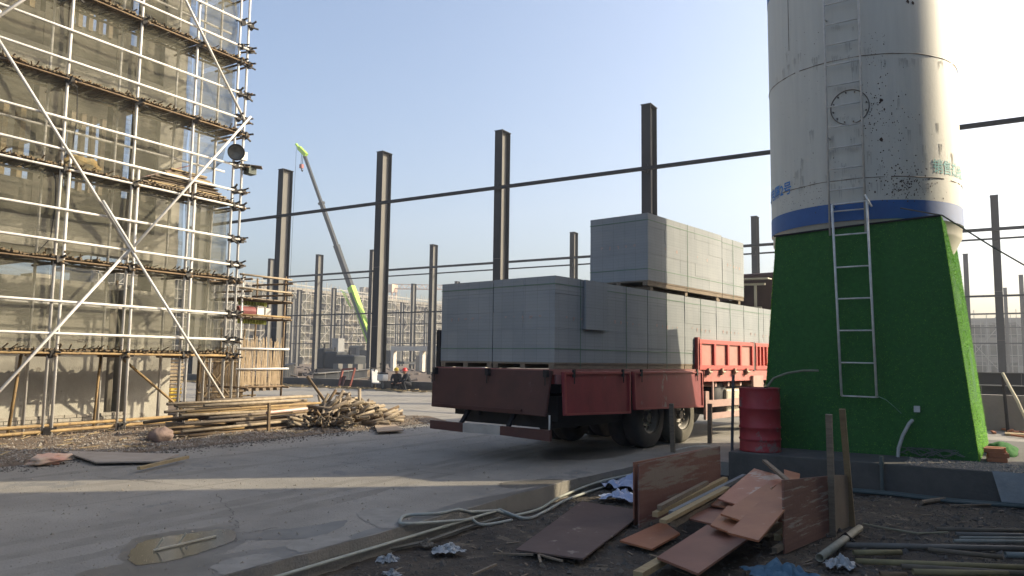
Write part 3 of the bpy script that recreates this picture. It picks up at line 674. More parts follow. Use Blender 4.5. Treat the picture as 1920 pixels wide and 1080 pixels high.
# wheels
def wheel(x,y,out,m):
    wo=bpy.data.objects.new('wheel',None); col.objects.link(wo); wo.parent=TK; wo.location=(x,y,.54); wo.matrix_basis=Matrix.Translation((x,y,.54)); wo.empty_display_size=.2
    s=-out
    MB().lathe([(.29,0*s),(.33,-.01*s),(.47,.0*s),(.525,.03*s),(.54,.08*s),(.54,.24*s),(.525,.28*s),(.3,.3*s)],n=40,ax='y').build('tyre',m,wo,local=True,smooth=True)
    MB().lathe([(.0,.13*s),(.10,.13*s),(.12,.10*s),(.2,.12*s),(.23,.10*s),(.25,.03*s),(.295,.01*s),(.30,.25*s)],n=32,ax='y').build('rim',rim_m,wo,local=True,smooth=True)
    nb=MB()
    for k in range(10):
        a=k*2*PI/10; nb.tube([(.165*math.cos(a),.14*s,.165*math.sin(a)),(.165*math.cos(a),.06*s,.165*math.sin(a))],.018,6)
    nb.lathe([(.0,.04*s),(.075,.04*s),(.09,.13*s)],n=16,ax='y'); nb.build('hub',mat('dusty_hub',(.34,.30,.24),.7,0,(.05,.05,.05),14),wo,local=True)
    return wo
for x,m_ in ((3.08,rubber),(4.32,tyre_dusty)):
    wheel(x,.12,-1,m_); wheel(x,.44,-1,rubber); wheel(x,2.38,1,rubber); wheel(x,2.06,1,rubber)
wheel(8.6,.12,-1,rubber); wheel(8.6,2.38,1,rubber)
tk(MB().tube([(3.08,.3,.54),(3.08,2.2,.54)],.08,8).tube([(4.32,.3,.54),(4.32,2.2,.54)],.08,8),'axle',truck_dark)
# side guard, tank, spare wheel area
gd_=MB().box((4.95,-.04,.66),(7.5,.0,.80)).box((4.95,-.04,.42),(7.5,.0,.54)).box((4.95,-.045,.42),(5.1,.005,.98)).box((5.3,-.03,.8),(5.35,.0,1.18))
tk(gd_,'side_guard',MATS['dusty_pink'])
tk(MB().lathe([(.0,0),(.33,0),(.36,.04),(.36,.5),(.33,.54),(.0,.54)],c=(6.05,.15,.80),n=28,ax='y'),'spare_wheel',truck_dark,smooth=True)
tk(MB().box((6.2,.08,.38),(7.6,.6,1.0)),'fuel_tank',mat('cream_tank',(.46,.42,.32),.6,0,(.35,.31,.24),3),bevel=.05)
tk(MB().box((.35,.3,.5),(2.3,2.2,.84)),'tool_box',truck_dark)
# tail lamp plate, number tab
tk(MB().box((.02,-.045,1.20),(.13,-.001,1.34)),'corner_plate',mat('corner_paint',(.25,.12,.12),.6))
# cab
cb=tk(MB().box((9.25,.05,1.0),(11.3,2.45,3.82)),'cab',mat('cab_brown',(.10,.06,.05),.7,0,(.06,.045,.045),2,.2,20),bevel=.06)
tk(MB().box((9.1,.0,1.4),(9.22,2.5,2.6)).box((9.1,.1,2.6),(9.18,.16,3.3)).box((9.1,2.34,2.6),(9.18,2.4,3.3)),'headboard',truck_brown)
fr=MB(); 
for (p,q) in (((8.98,.55,2.9),(8.98,.55,3.5)),((8.98,.98,2.9),(8.98,.98,3.5)),((8.98,.30,3.5),(8.98,1.2,3.52)),((8.98,.4,2.92),(8.98,1.2,2.94)),((8.98,1.2,2.9),(8.98,1.2,3.5))): fr.bar(p,q,.05,.06,(1,0,0))
fr.bar((8.9,.15,3.62),(8.9,1.4,3.66),.25,.03)
tk(fr,'rack_frame',mat('cream_frame',(.50,.46,.36),.7))
# ------- load: every pallet stack a thing
def stack(x0,x1,y0,y1,z0,z1,label,loose=0,straps=True):
    c=(x0+x1)/2; o=empty('block_stack',TP+Matrix.Rotation(TA,3,'Z')@Vector((c,(y0+y1)/2,z0)),TA,label,'block stack','stacks of aerated concrete blocks on the truck')
    lx,ly=(x1-x0)/2,(y1-y0)/2; h=z1-z0
    pm=MB()
    for yy in (-ly+.06,0,ly-.06): pm.box((-lx,yy-.05,0),(lx,yy+.05,.07))
    pm.box((-lx,-ly,.071),(lx,ly,.095)); pm.build('pallet',wood_old,o,local=True)
    bm_=MB(); cols=max(2,round(2*lx/.62)); rows=max(1,round(2*ly/.62)); W=2*lx/cols; D=2*ly/rows; nl=5; H=(h-.097)/nl
    for i in range(cols):
        for j in range(rows):
            for k in range(nl):
                jx,jy=rnd(-.002,.002),rnd(-.003,.003); ex=.0
                bm_.box((-lx+i*W+.0006+jx,-ly+j*D+.0006+jy,.097+k*H+.0005),(-lx+(i+1)*W-.0006+jx,-ly+(j+1)*D-.0006+jy,.097+(k+1)*H-.0005))
    nb_=len(bm_.f)
    ss=MB(); 
    for zz in (.30,h-.13):
        e=.006; ss.box((-lx-e,-ly-e,zz),(lx+e,-ly-.003,zz+.012)).box((-lx-e,ly+.003,zz),(lx+e,ly+e,zz+.012)).box((-lx-e,-ly-e,zz),(-lx-.003,ly+e,zz+.012)).box((lx+.003,-ly-e,zz),(lx+e,ly+e,zz+.012))
    for xx in (-.02,):
        e=.007; ss.box((xx,-ly-e,.0),(xx+.012,-ly-.004,h)).box((xx,ly+.004,0),(xx+.012,ly+e,h))
    ss.build('strap',strap_m,o,local=True)
    st=bm_
    for i in range(5):
        xx=-lx*.6+i*lx*.28; zz=h*.55-.03*i*.2
        for q in range(3): st.box((xx+rnd(0,.05),-ly-.0045,zz+rnd(-.03,.03)),(xx+rnd(.03,.07),-ly-.0035,zz+rnd(.03,.045)))
    for i in range(5):
        yy=-ly*.6+i*ly*.28
        for q in range(3): st.box((-lx-.0045,yy+rnd(0,.05),h*.55+rnd(-.03,.03)),(-lx-.0035,yy+rnd(.03,.07),h*.55+rnd(.03,.045)))
    b=bm_.build('blocks',[block_m,stamp_m],o,local=True)
    for p in b.data.polygons[nb_:]: p.material_index=1
    return o
xs=[0,1.385,2.80,4.21,5.61,7.0,8.7]
nm=['rearmost','second from the rear','third from the rear','fourth from the rear','fifth from the rear','foremost']
for i in range(6):
    stack(xs[i]+.012,xs[i+1]-.012,.0+(.02 if i else 0),1.245,1.425,2.84-(0 if i<3 else .01),'lower block stack on the near side of the truck bed, '+nm[i])
    stack(xs[i]+.012,xs[i+1]-.012,1.262,2.44,1.425,2.835,'lower block stack on the far side of the truck bed, '+nm[i])
a_=stack(2.82,5.92,.02,1.28,2.93,4.26,'long upper block stack on top of the load, rear one'); stack(5.94,7.04,.02,1.28,2.93,4.235,'short upper block stack on top of the load, front one')
for i,(x,y0,y1) in enumerate(((2.95,.05,1.25),(4.3,.05,1.25),(5.7,.05,1.25),(6.8,.05,1.25))):
    tag(MB().box((x,y0,2.846),(x+.1,y1,2.926)).build('bearer_timber',wood_old,None,local=True),'timber bearer between the lower and upper block stacks, %s from the rear'%(('first','second','third','fourth')[i]),'timber','timber bearers under the upper stacks').matrix_basis=Matrix.Translation(TP)@Matrix.Rotation(TA,4,'Z')
# loose slab leaning on the rear-right stack side
o=MB().box((.75,-.055,2.05),(1.37,-.012,2.835)).build('loose_block_slab',block_m,None,local=True); o.matrix_basis=Matrix.Translation(TP)@Matrix.Rotation(TA,4,'Z')
tag(o,'thin block slab strapped against the side of the rearmost near stack','slab')
# ======================= SILO =======================
SC=Vector((-1.6,14.3,0)); SR=1.52
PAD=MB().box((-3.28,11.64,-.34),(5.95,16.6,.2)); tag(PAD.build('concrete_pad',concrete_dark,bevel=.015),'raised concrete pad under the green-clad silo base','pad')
SI=empty('cement_silo',(SC.x,SC.y,.2),0,'tall white cement silo with blue band on a green turf-clad base','silo')
def silo_drum(parent,c,zt):
    MB().lathe([(.3,1.3),(SR*.97,3.62),(SR*.985,3.66),(SR*.985,3.82),(SR,3.83)],c=c,n=72).build('cone',white_paint,parent,smooth=False).data.shade_smooth()
    MB().lathe([(SR+.004,3.83),(SR+.004,4.13)],c=c,n=96).build('lower_blue_band',blue_paint,parent,smooth=True)
    MB().lathe([(SR,4.13),(SR,8.2)],c=c,n=96).build('drum',white_paint,parent,smooth=True)
    MB().lathe([(SR+.004,8.2),(SR+.004,9.1)],c=c,n=96).build('upper_blue_band',blue_paint,parent,smooth=True)
    MB().lathe([(SR,9.1),(SR,zt),(.4,zt+.9),(0,zt+.9)],c=c,n=96).build('upper_drum',white_paint,parent,smooth=False)
silo_drum(SI,(SC.x,SC.y,0),9.15)
def cyl(ang,z,off=0): return Vector((SC.x+(SR+off)*math.cos(ang),SC.y+(SR+off)*math.sin(ang),z))
def on_drum(px,py):   # surveyed point on the drum face -> angle,height
    d=ray(px,py); ox,oy=CO.x-SC.x,CO.y-SC.y; A=d.x**2+d.y**2; Bq=ox*d.x+oy*d.y; Cq=ox*ox+oy*oy-SR*SR; D_=Bq*Bq-A*Cq
    t=(-Bq-math.sqrt(max(D_,0)))/A; p=CO+d*t; return math.atan2(p.y-SC.y,p.x-SC.x),p.z
def weld(z,a0,a1,n=60,r=.008,gap=.25):
    m=MB(); pts=[]
    for i in range(n+1):
        a=a0+(a1-a0)*i/n; pts.append(cyl(a,z+.01*nz3(a,z,0,4),.002))
        if random.random()<gap*.3:
            if len(pts)>1: m.tube(pts,[r*rnd(.4,1.2) for _ in pts],5)
            pts=[]
    if len(pts)>1: m.tube(pts,r,5)
    return m
wm=MB()
weld(6.5,R(-190),R(20)).build('weld_seam',mat('weld',(.28,.24,.20),.9,0,(.08,.06,.05),10),SI)
weld(4.5,R(-190),R(20)).build('weld_seam',mat('weld',(.28,.24,.20),.9,0,(.08,.06,.05),10),SI)
a0,z0=on_drum(1478,30)
MB().tube([cyl(a0,z,.002) for z in (6.95,7.4,8.1)],.006,5).build('weld_seam',MATS['weld'],SI)
# rust spots: small flakes with their own outline
rs=MB()
def fleck(px,py,s):
    a,z=on_drum(px,py); n=6; c=[cyl(a+rnd(.6,1.2)*s*math.cos(k*2*PI/n)/SR,z+rnd(.6,1.5)*s*math.sin(k*2*PI/n),.0035) for k in range(n)]
    rs.add(c,[tuple(range(n))])
for i in range(240):
    px=random.gauss(1700,32); py=random.gauss(352,20)
    if 1630<px<1775 and py<378: fleck(px,py,rnd(.004,.014))
for i in range(110): fleck(random.gauss(1665,28),random.gauss(250,55),rnd(.004,.011))
for i in range(60): fleck(random.gauss(1640,12),random.gauss(205,35),rnd(.004,.012))
for i in range(90): fleck(rnd(1462,1545),random.gauss(372,16),rnd(.003,.008))
for i in range(60): fleck(rnd(1460,1600),rnd(30,330),rnd(.003,.008))
for i in range(40): fleck(rnd(1620,1660),rnd(60,130),rnd(.003,.008))
for p in ((1652,188,.03),(1652,262,.03),(1650,192,.02),(1658,205,.015),(1712,6,.03),(1702,3,.03)): fleck(*p)
rs.build('rust_flakes',rust,SI)['kind']='stuff'
st_=MB()
def smear(px,py,w_,l_):
    a,z=on_drum(px,py); n=5
    for k in range(n):
        a2=a+rnd(-1,1)*w_/SR; l2=l_*rnd(.3,1); ww=rnd(.004,.012); z2=z+rnd(-.02,.02)
        st_.add([cyl(a2-ww/SR,z2,.0028),cyl(a2+ww/SR,z2,.0028),cyl(a2+ww*.3/SR,z2-l2,.0028),cyl(a2-ww*.2/SR,z2-l2,.0028)],[(0,3,2,1)])
for py in (48,106,164,220,277,335):
    for q in range(4): smear(rnd(1562,1612),py,.05,.09)
for q in range(34): smear(rnd(1450,1790),rnd(15,360),.04,.22)
for q in range(24): smear(rnd(1460,1780),random.choice((101,340))+rnd(0,14),.06,.16)
st_.build('weather_stains',mat('stain',(.46,.45,.40),.85,0,(.34,.33,.29),6),SI)['kind']='stuff'
# hatch ring
ah,zh=on_drum(1593,201); hr=MB(); pts=[]
for k in range(49):
    t=k*2*PI/48; pts.append(cyl(ah+.285*math.cos(t)/SR,zh+.285*math.sin(t),.008))
hr.tube(pts,.008,6,cap=False)
ho=hr.build('hatch_ring',mat('rusty_ring',(.17,.145,.12),.9),SI)
hb=MB()
for k in range(12):
    t=k*PI/6+.2; hb.tube([cyl(ah+.25*math.cos(t)/SR,zh+.25*math.sin(t),.0),cyl(ah+.25*math.cos(t)/SR,zh+.25*math.sin(t),.025)],.012,6)
hb.build('bolt',MATS['rusty_ring'],ho)
# ladders
al,_=on_drum(1556,250); ar,_=on_drum(1617,250)
ld=MB()
for a in (al,ar): ld.tube([cyl(a,3.6,.12),cyl(a,7.4,.12),cyl(a,9.2,.12)],.017,8)
z=3.98
while z<9.1: ld.tube([cyl(al,z,.12),cyl(ar,z,.12)],.012,6); z+=.345
for a in (al,ar):
    for z in (5.2,7.2,8.9): ld.tube([cyl(a,z,0),cyl(a,z,.12)],.012,6)
ld.build('upper_ladder',mat('ladder_white',(.60,.59,.55),.55,0,(.42,.40,.37),8),SI,smooth=True)
yl=12.58
pl=[gy(1560,384,yl),gy(1625,377,yl),gy(1578,742,yl),gy(1644,745,yl)]
ld=MB().tube([pl[0],pl[2]],.019,8).tube([pl[1],pl[3]],.019,8)
for i,(f) in enumerate((0,.165,.335,.50,.665,.83,1.0)): ld.tube([pl[0].lerp(pl[2],f),pl[1].lerp(pl[3],f)],.013,6)
ld.tube([pl[1]+Vector((-.02,-.01,.1)),pl[1]+Vector((.07,-.03,-.1))],.015,6)
for p in (pl[0],pl[1]): ld.tube([p,p+Vector((0,.3,0))],.012,6)
for p in (pl[2],pl[3]): ld.tube([p,p+Vector((0,.2,0))],.012,6)
ld.build('lower_ladder',silver,SI,smooth=True)
# green cladding: four leaning faces
g0=[Vector((-3.03,12.72,.2)),Vector((-.01,12.72,.2)),Vector((.13,15.95,.2)),Vector((-3.1,15.95,.2))]
g1=[gy(1455,441,12.76),gy(1764,404,12.74),Vector((-.22,15.45,3.72)),Vector((-2.9,15.5,3.5))]
tf=MB()
for i in range(4):
    j=(i+1)%4; n=16; V=[];Fs=[]
    for a in range(n+1):
        for b in range(n+1):
            p=(g0[i].lerp(g0[j],a/n)).lerp(g1[i].lerp(g1[j],a/n),b/n)
            nrm=((g0[j]-g0[i]).cross(g1[i]-g0[i])).normalized(); e=math.sin(PI*a/n)*math.sin(PI*b/n)
            V.append(p+nrm*.025*e*nz3(p.x+p.y,p.z,i,1.2))
    for a in range(n):
        for b in range(n): q=a*(n+1)+b; Fs.append((q,q+n+1,q+n+2,q+1))
    tf.add(V,Fs)
tf.build('turf_cladding',turf,SI)
bl=MB(); V=[];Fs=[]
def blades(i,j,N,s=.03,edge=False):
    for _ in range(N):
        a=rnd(0,1); b=rnd(0,1)
        if edge: a=random.choice((0,1))*1.0+0
        p=(g0[i].lerp(g0[j],a)).lerp(g1[i].lerp(g1[j],a),b); nrm=((g0[j]-g0[i]).cross(g1[i]-g0[i])).normalized()
        d=(nrm*rnd(.5,1)+Vector((rnd(-.6,.6),rnd(-.6,.6),rnd(-.9,.2)))).normalized()*rnd(.6,1.2)*s; t=d.cross(Vector((0,0,1))).normalized()*.004
        o=len(V); V.extend([p-t,p+t,p+d]); Fs.append((o,o+1,o+2))
blades(0,1,7000,.016); blades(1,2,34000,.026); blades(3,0,3000,.024); blades(0,1,1800,.035,True); blades(1,2,1800,.035,True)  # right face gets far more bright blades, its sunlit look built in
bl.add(V,Fs); bl.build('turf_pile',lit_turf_blade,SI)['kind']='stuff'
MB().box((-2.6,13.0,.2),(-2.4,13.2,3.64)).box((-.75,13.0,.2),(-.55,13.2,3.64)).box((-2.6,15.2,.2),(-2.4,15.4,3.64)).box((-.75,15.2,.2),(-.55,15.4,3.64)).build('support_leg',blue_paint,SI)
# black piping along cladding top, rope
MB().tube([g1[0]+Vector((-.03,-.02,-.02)),(g1[0]*.5+g1[1]*.5)+Vector((0,-.02,.0)),g1[1]+Vector((0,-.02,.0))],.016,6).build('cladding_hem',black_m,SI)
ra,rb=gy(1640,345,12.75),gy(1770,404,12.86)
# writing on the drum
def wrap_text(body,a_start,zb,size,m,name,sx=1.0,off=0.006):
    cu=bpy.data.curves.new('t','FONT'); cu.body=body; cu.size=size; cu.offset=.003*size/.2; cu.resolution_u=3
    to=bpy.data.objects.new('t',cu); col.objects.link(to); bpy.context.view_layer.update()
    me=bpy.data.meshes.new_from_object(to.evaluated_get(bpy.context.evaluated_depsgraph_get())); bpy.data.objects.remove(to)
    V=[cyl(a_start+v.co.x*sx/SR,zb+v.co.y,off) for v in me.vertices]; Fs=[tuple(p.vertices) for p in me.polygons]
    W=max([v.co.x for v in me.vertices]+[0])*sx
    bpy.data.meshes.remove(me)
    return V,Fs,W
at_,zt_=on_drum(1749,322)
V,Fs,W=wrap_text('销售热线0',at_,zt_+.01,.24,green_liq,'t',.95); print('TEXT',len(V),W)
MB().add(V,Fs).build('lettering',green_liq,SI)
ae,ze=on_drum(1484,359)
V,Fs,W=wrap_text('机电隔2号',0,0,.24,blue_txt,'t',.95)
V,Fs,W=wrap_text('机电隔2号',ae-W/SR,ze-.01,.24,blue_txt,'t',.95)
MB().add(V,Fs).build('lettering',blue_txt,SI)
# rope from the cladding corner out to the right
rp_=gy(1767,404,12.86); rq=gy(1960,520,13.2)
tag(MB().tube([gy(1688,390,12.80),rp_,rp_.lerp(rq,.5)+Vector((0,0,-.02)),rq,Vector((2.78,14.3,2.9))],.012,6).build('guy_rope',mat('rope',(.13,.12,.11),.8)),'thin dark rope running from the silo base corner to the right','rope')
# second silo, standing to the right of the picture
S2=empty('cement_silo',(4.15,14.3,.2),0,'neighbouring cement silo just outside the right edge of the picture','silo')
silo_drum(S2,(4.15,14.3,0),9.2)
MB().lathe([(1.62,.2),(1.5,3.7)],c=(4.15,14.3,0),n=24).build('turf_cladding',turf,S2)
# unseen block added to the right of the picture (throws the big shade over the foreground)
BH=empty('shade_block',(9,7.4,-.3),0,'added grey block shading the foreground from outside the right edge of the picture','building')
MB().box((6.1,-1.5,-.35),(13,14.4,10.8)).build('wall',far_conc,BH); MB().box((5.9,-1.7,10.8),(13.2,14.6,11.0)).build('roof',concrete,BH)
# ======================= THINGS AROUND THE SILO =======================
bx,by=-2.9,12.06; br=.305
BR=empty('oil_drum',(bx,by,.2),0,'red steel barrel standing on the pad left of the green silo base','barrel')
prof=[(0,0),(br,0),(br+.008,.012),(br,.03)]
for z in (.3,.31): pass
def rib(z): return [(br,z-.02),(br+.012,z-.006),(br+.012,z+.006),(br,z+.02)]
prof+= [(br,.15)]+rib(.19)+rib(.37)+rib(.66)+[(br,.84),(br-.004,.9),(br,.955),(br+.008,.97),(br-.008,.975),(br-.012,.95),(0,.95)]
MB().lathe(prof,c=(bx,by,.2),n=48).build('drum_shell',barrel_m,BR,smooth=False).data.shade_smooth()
MB().tube([(bx+.1,by,1.15),(bx+.1,by,1.19)],.03,10).build('bung',rust,BR)
ht=gy(1535,695,12.3); h1=gy(1448,713,12.1)
tag(MB().tube([(bx+.1,by,1.165),h1+Vector((.02,0,.03)),gy(1475,700,12.2),gy(1505,695,12.3),ht],.018,8).build('drum_hose',mat('olive_hose',(.22,.23,.16),.6)),'short olive hose bent out of the top of the red barrel','hose')
# bricks
bp_=[(.06,12.78,.2),(.11,12.98,.2),(.075,12.80,.258),(.13,13.0,.258),(.06,12.79,.316),(.10,13.02,.316),(.05,12.8,.374)]
for i,(x,y,z) in enumerate([(.075,12.80,.2),(.075,13.06,.2),(.10,12.81,.264),(.085,13.06,.264),(.045,12.82,.328),(.07,13.04,.328)]):
    mb=MB().box((x,y,z),(x+.25,y+.12,z+.06)); 
    o=mb.build('brick',brick_m,bevel=.004); o.rotation_euler=(0,0,rnd(-.04,.04)); 
    tag(o,'orange brick at the right foot of the silo, %s course, %s one'%(('bottom','middle','top')[i//2],('front','rear')[i%2]),'brick','bricks stacked at the silo foot')
# turf scrap beside bricks
crumple((.30,14.2,.2),.22,.6,.17,turf,'turf_scrap','loose heap of green turf lying behind the bricks','turf',2,16,.25,.2)
# conduit, pipe stand, wires
tag(MB().tube([(-1.03,12.50,.205),(-1.02,12.52,.33),(-.96,12.55,.52),(-.87,12.58,.70),(-.83,12.63,.745)],.026,8).build('conduit',mat('pale_pipe',(.46,.48,.46),.5)),'pale bent conduit rising against the dark turf','pipe')
jb=gy(1721,770,12.70)
tag(MB().box((jb.x-.05,jb.y-.05,jb.z-.02),(jb.x+.03,jb.y-.0,jb.z+.07)).build('socket_box',mat('socket_white',(.55,.58,.58),.5)),'small pale socket box on the turf above the bent conduit','box')
sp=gz(1679,903,-.19)
tag(MB().tube([(-1.16,11.58,-.22),(-1.16,11.58,.30)],.025,10).lathe([(.034,.18),(.034,.22)],c=(-1.16,11.58,0),n=12).build('standpipe',mat('pipe_teal',(.10,.13,.13),.45)),'short dark standpipe in front of the concrete pad','pipe')
tag(MB().tube([gz(1600,836,.225),gz(1640,838,.225),gz(1680,841,.225)],.018,6).build('pipe',MATS['pale_pipe']),'thin pale pipe lying on the pad edge left of the standpipe','pipe')
wr=MB()
for i in range(9):
    c=gz(rnd(1705,1790),rnd(825,842),.23); pts=[]
    rr=rnd(.08,.22)
    for k in range(9):
        t=k*.75+i; pts.append((c.x+rr*math.cos(t)*1.3,min(12.66,c.y+rr*math.sin(t)*.4),.225+abs(.12*math.sin(t*.7+i))))
    wr.tube(pts,.006,5)
tag(wr.build('wire_tangle',mat('wire_grey',(.13,.15,.14),.7)),'tangle of thin grey wires at the foot of the silo front','wire')
tag(MB().tube([gy(1644,742,12.55),gy(1662,750,12.5),gy(1676,762,12.55),gy(1690,775,12.66)],.006,5).build('cord',mat('cord_green',(.2,.35,.25),.6)),'thin cord hanging from the lower end of the silo ladder','cord')
# hoses along pad foot, plastic sheet
for i,(off,r_) in enumerate(((0,.022),(.09,.018),(.17,.02))):
    tag(MB().tube([(-1.9,11.45-off,-.17),(-1.0,11.5-off*.9,-.17),(-.3,11.42-off,-.175),(.6,11.52-off*.6,-.17),(1.5,11.55,-.17)],r_,8).build('hose',mat('teal_hose',(.06,.085,.085),.5)),'dark teal hose at the foot of the pad, %s from the pad'%(('first','second','third')[i]),'hose','teal hoses along the pad foot')
ps=MB(); V=[];Fs=[]
for j in range(9):
    for i in range(9):
        x=.12+.9*i/8+.10*(j/8)*(1); y=11.60-.03*j/8; z=.215-.42*j/8
        V.append((x,y+.02*nz3(x,z,0,4)-.03-.05*(j==0)*0,z))
for j in range(8):
    for i in range(8): q=j*9+i; Fs.append((q,q+1,q+10,q+9))
tag(ps.add(V,Fs).build('plastic_sheet',mat('grey_sheet',(.30,.32,.33),.5,0,(.20,.22,.23),3,.3,20),smooth=True),'grey plastic sheet hanging over the right end of the pad','sheet')
scatter('pad_grit',1600,lambda:(rnd(-.9,1.2),rnd(11.7,12.6)),.006,.018,gravel_m,lambda x,y:.2)
# ======================= FOREGROUND PILE =======================
def board(name,px,zs,t,m,label,cat='board',group=None):
    P=[gz(x,y,z) for (x,y),z in zip(px,zs)]
    o=MB().slab(P,t).build(name,m); return tag(o,label,cat,group)
def vpanel(A,Bp,zb0,zt0,zb1,zt1,t,m,name,label,cat):
    A,Bp=Vector(A),Vector(Bp); d=(Bp-A).normalized(); n=Vector((-d.y,d.x,0))*t
    V=[(A.x,A.y,zb0),(Bp.x,Bp.y,zb1),(Bp.x,Bp.y,zt1),(A.x,A.y,zt0)]; V+=[(x+n.x,y+n.y,z) for x,y,z in V]
    mb=MB().add(V,[(0,1,2,3),(7,6,5,4),(0,4,5,1),(1,5,6,2),(2,6,7,3),(3,7,4,0)])
    return tag(mb.build(name,m),label,cat)
vpanel((-3.11,7.65,0),(-2.82,9.65,0),-.22,.462,-.22,.492,.018,ply_old,'formwork_panel','worn red-brown plywood panel standing on edge at the left of the board pile','panel')
vpanel((-3.22,7.78,0),(-2.93,9.6,0),-.22,.455,-.22,.47,.018,ply_pink,'formwork_panel','second plywood panel standing right behind the worn left one','panel')
vpanel((-1.57,7.38,0),(-1.325,8.60,0),-.2,.468,-.2,.385,.018,ply_stripe,'formwork_panel','striped plywood panel standing on edge behind the two right posts, near half','panel')
vpanel((-1.323,8.62,0),(-1.24,9.02,0),-.2,.39,-.2,.345,.018,mat('tan_ply',(.28,.22,.16),.8,0,(.2,.15,.11),3),'formwork_panel','tan plywood panel standing behind the right end of the striped one','panel')
def post(px,pt,wd,m,label,cat='post',zb=-.2,round_=False):
    A=gz(px[0],px[1],zb); dep=(A-CO).dot(fw); Bp=gd(pt[0],pt[1],dep); A2=A+(A-Bp).normalized()*.08
    mb=MB().tube([A2,Bp],wd/2,10) if round_ else MB().bar(A2,Bp,wd,wd*.7,(0,1,0))
    return tag(mb.build('post',m),label,cat)
post((1562,1003),(1554,777),.062,wood_old,'grey-brown upright timber post in front of the striped panel, left one')
post((1598,985),(1579,767),.062,mat('ochre_post',(.25,.18,.09),.85,0,(.13,.09,.05),6,.3,40),'ochre stained timber post leaning before the striped panel, right one')
o=post((1262,848),(1259,757),.075,wood_old,'left wooden stake behind the worn panel beside the truck wheels','stake',0.0)
post((1331,831),(1331,757),.08,wood_old,'middle wooden stake between the truck wheel and the barrel','stake',0.0)
post((1372,872),(1375,703),.05,mat('grey_pipe',(.12,.12,.13),.5),'slim dark pipe standing left of the red barrel','pipe',-.2,True)
tag(MB().tube([gz(1262,848,0)+Vector((0,0,0.03)),gz(1300,842,0)+Vector((0,0,.05)),gz(1331,838,0)+Vector((0,0,.02))],.012,6).build('cord',MATS['pale_pipe']),'pale cord lying between the two wooden stakes','cord')
# boards (low to high)
board('plywood_board',[(1162,1013),(1222,1029),(1275,1000),(1243,977)],[-.15,-.15,-.14,-.12],.018,ply_red,'small red-brown board lying lowest at the left front of the pile')
board('plywood_board',[(1232,1044),(1309,1075),(1430,990),(1370,955)],[-.07,-.07,-.02,-.02],.02,ply_pink,'large smooth board at the front of the pile resting on a batten')
board('plywood_board',[(1292,972),(1345,984),(1400,950),(1345,935)],[-.02,-.02,.0,.0],.018,ply_pink,'purplish board half covered in the middle of the pile')
board('plywood_board',[(1333,946),(1380,954),(1450,905),(1400,890)],[.03,.03,.12,.12],.018,ply_red,'board under the scratched one at the back left of the pile')
board('plywood_board',[(1346,935),(1389,948),(1478,896),(1414,878)],[.09,.09,.24,.24],.018,mat('scratched_ply',(.40,.19,.12),.5,0,(.31,.12,.08),3,.1,30,spot=((.45,.36,.30),2.2,.55)),'scratched reddish board at the back left of the pile')
board('plywood_board',[(1332,984),(1366,997),(1420,955),(1375,935)],[.03,.03,.07,.07],.018,ply_red,'short orange-brown board under the long top board')
board('plywood_board',[(1351,963),(1387,975),(1450,925),(1440,905)],[.10,.10,.18,.20],.018,ply_red,'narrow board left of and below the long top board')
board('plywood_board',[(1364,998),(1422,1013),(1500,922),(1466,900)],[.12,.12,.26,.28],.018,ply_red,'long orange-brown board on top of the pile pointing at the viewer')
board('plywood_board',[(1458,975),(1497,980),(1497,925),(1485,922)],[.04,.04,.2,.2],.018,ply_pink,'red board end under the striped panel at the right of the pile')
board('plywood_board',[(1470,905),(1497,908),(1500,888),(1470,880)],[.22,.22,.26,.26],.018,ply_red,'small orange board at the very back right of the pile')
def bat(p,q,z0,z1,w_,h_,m,label): 
    return tag(MB().bar(gz(*p,z0),gz(*q,z1),w_,h_).build('batten',m),label,'batten')
bat((1228,965),(1360,898),.0,.10,.06,.05,wood,'yellowish timber batten along the worn panel, leftmost long one')
bat((1258,962),(1396,892),.05,.16,.05,.04,mat('blue_grey_timber',(.20,.21,.22),.8,0,(.13,.14,.15),5),'blue-grey batten on top of the battens along the worn panel')
bat((1243,978),(1362,915),.03,.12,.075,.035,wood,'pale plank beside the blue-grey batten')
bat((1262,982),(1372,922),-.04,.05,.06,.06,wood_old,'grey thick batten lying below the pale plank')
bat((1236,952),(1325,905),.06,.12,.05,.045,wood_old,'short old batten piece leaning on the worn panel')
bat((1433,864),(1484,907),.33,.36,.05,.03,wood_old,'grey batten lying across the top of the back boards')
bat((1196,1078),(1260,1040),-.14,-.12,.085,.05,wood,'yellow batten end poking out under the large smooth board')
bat((1458,1008),(1488,984),-.1,-.06,.07,.06,wood,'yellow block end under the striped panel')
bat((1452,1032),(1478,1016),-.15,-.12,.05,.05,wood_old,'short timber end on the ground under the striped panel')
bat((1380,1010),(1478,978),-.13,-.1,.07,.07,wood_old,'old batten carrying the boards from below')
# flat big sheet
board('plywood_sheet',[(967,1030),(1093,1047),(1210,958),(1090,940)],[-.15,-.15,-.15,-.15],.015,mat('dirty_ply',(.12,.08,.065),.6,0,(.075,.048,.04),2,.15,25,spot=((.26,.22,.18),2.6,.60)),'large dirty dark plywood sheet lying flat on the dirt')
for i,(p,q) in enumerate((((925,1038),(1000,1040)),((1010,1040),(1055,1052)),((1010,1041),(1014,1055)),((885,1078),(930,1058)))):
    tag(MB().bar(gz(*p,-.16),gz(*q,-.165),.02,.015).build('stick',wood_old),'thin wooden lath on the dirt %s the dirty sheet'%(('left of','under the near corner of','standing off the corner of','far to the left of')[i]),'stick')
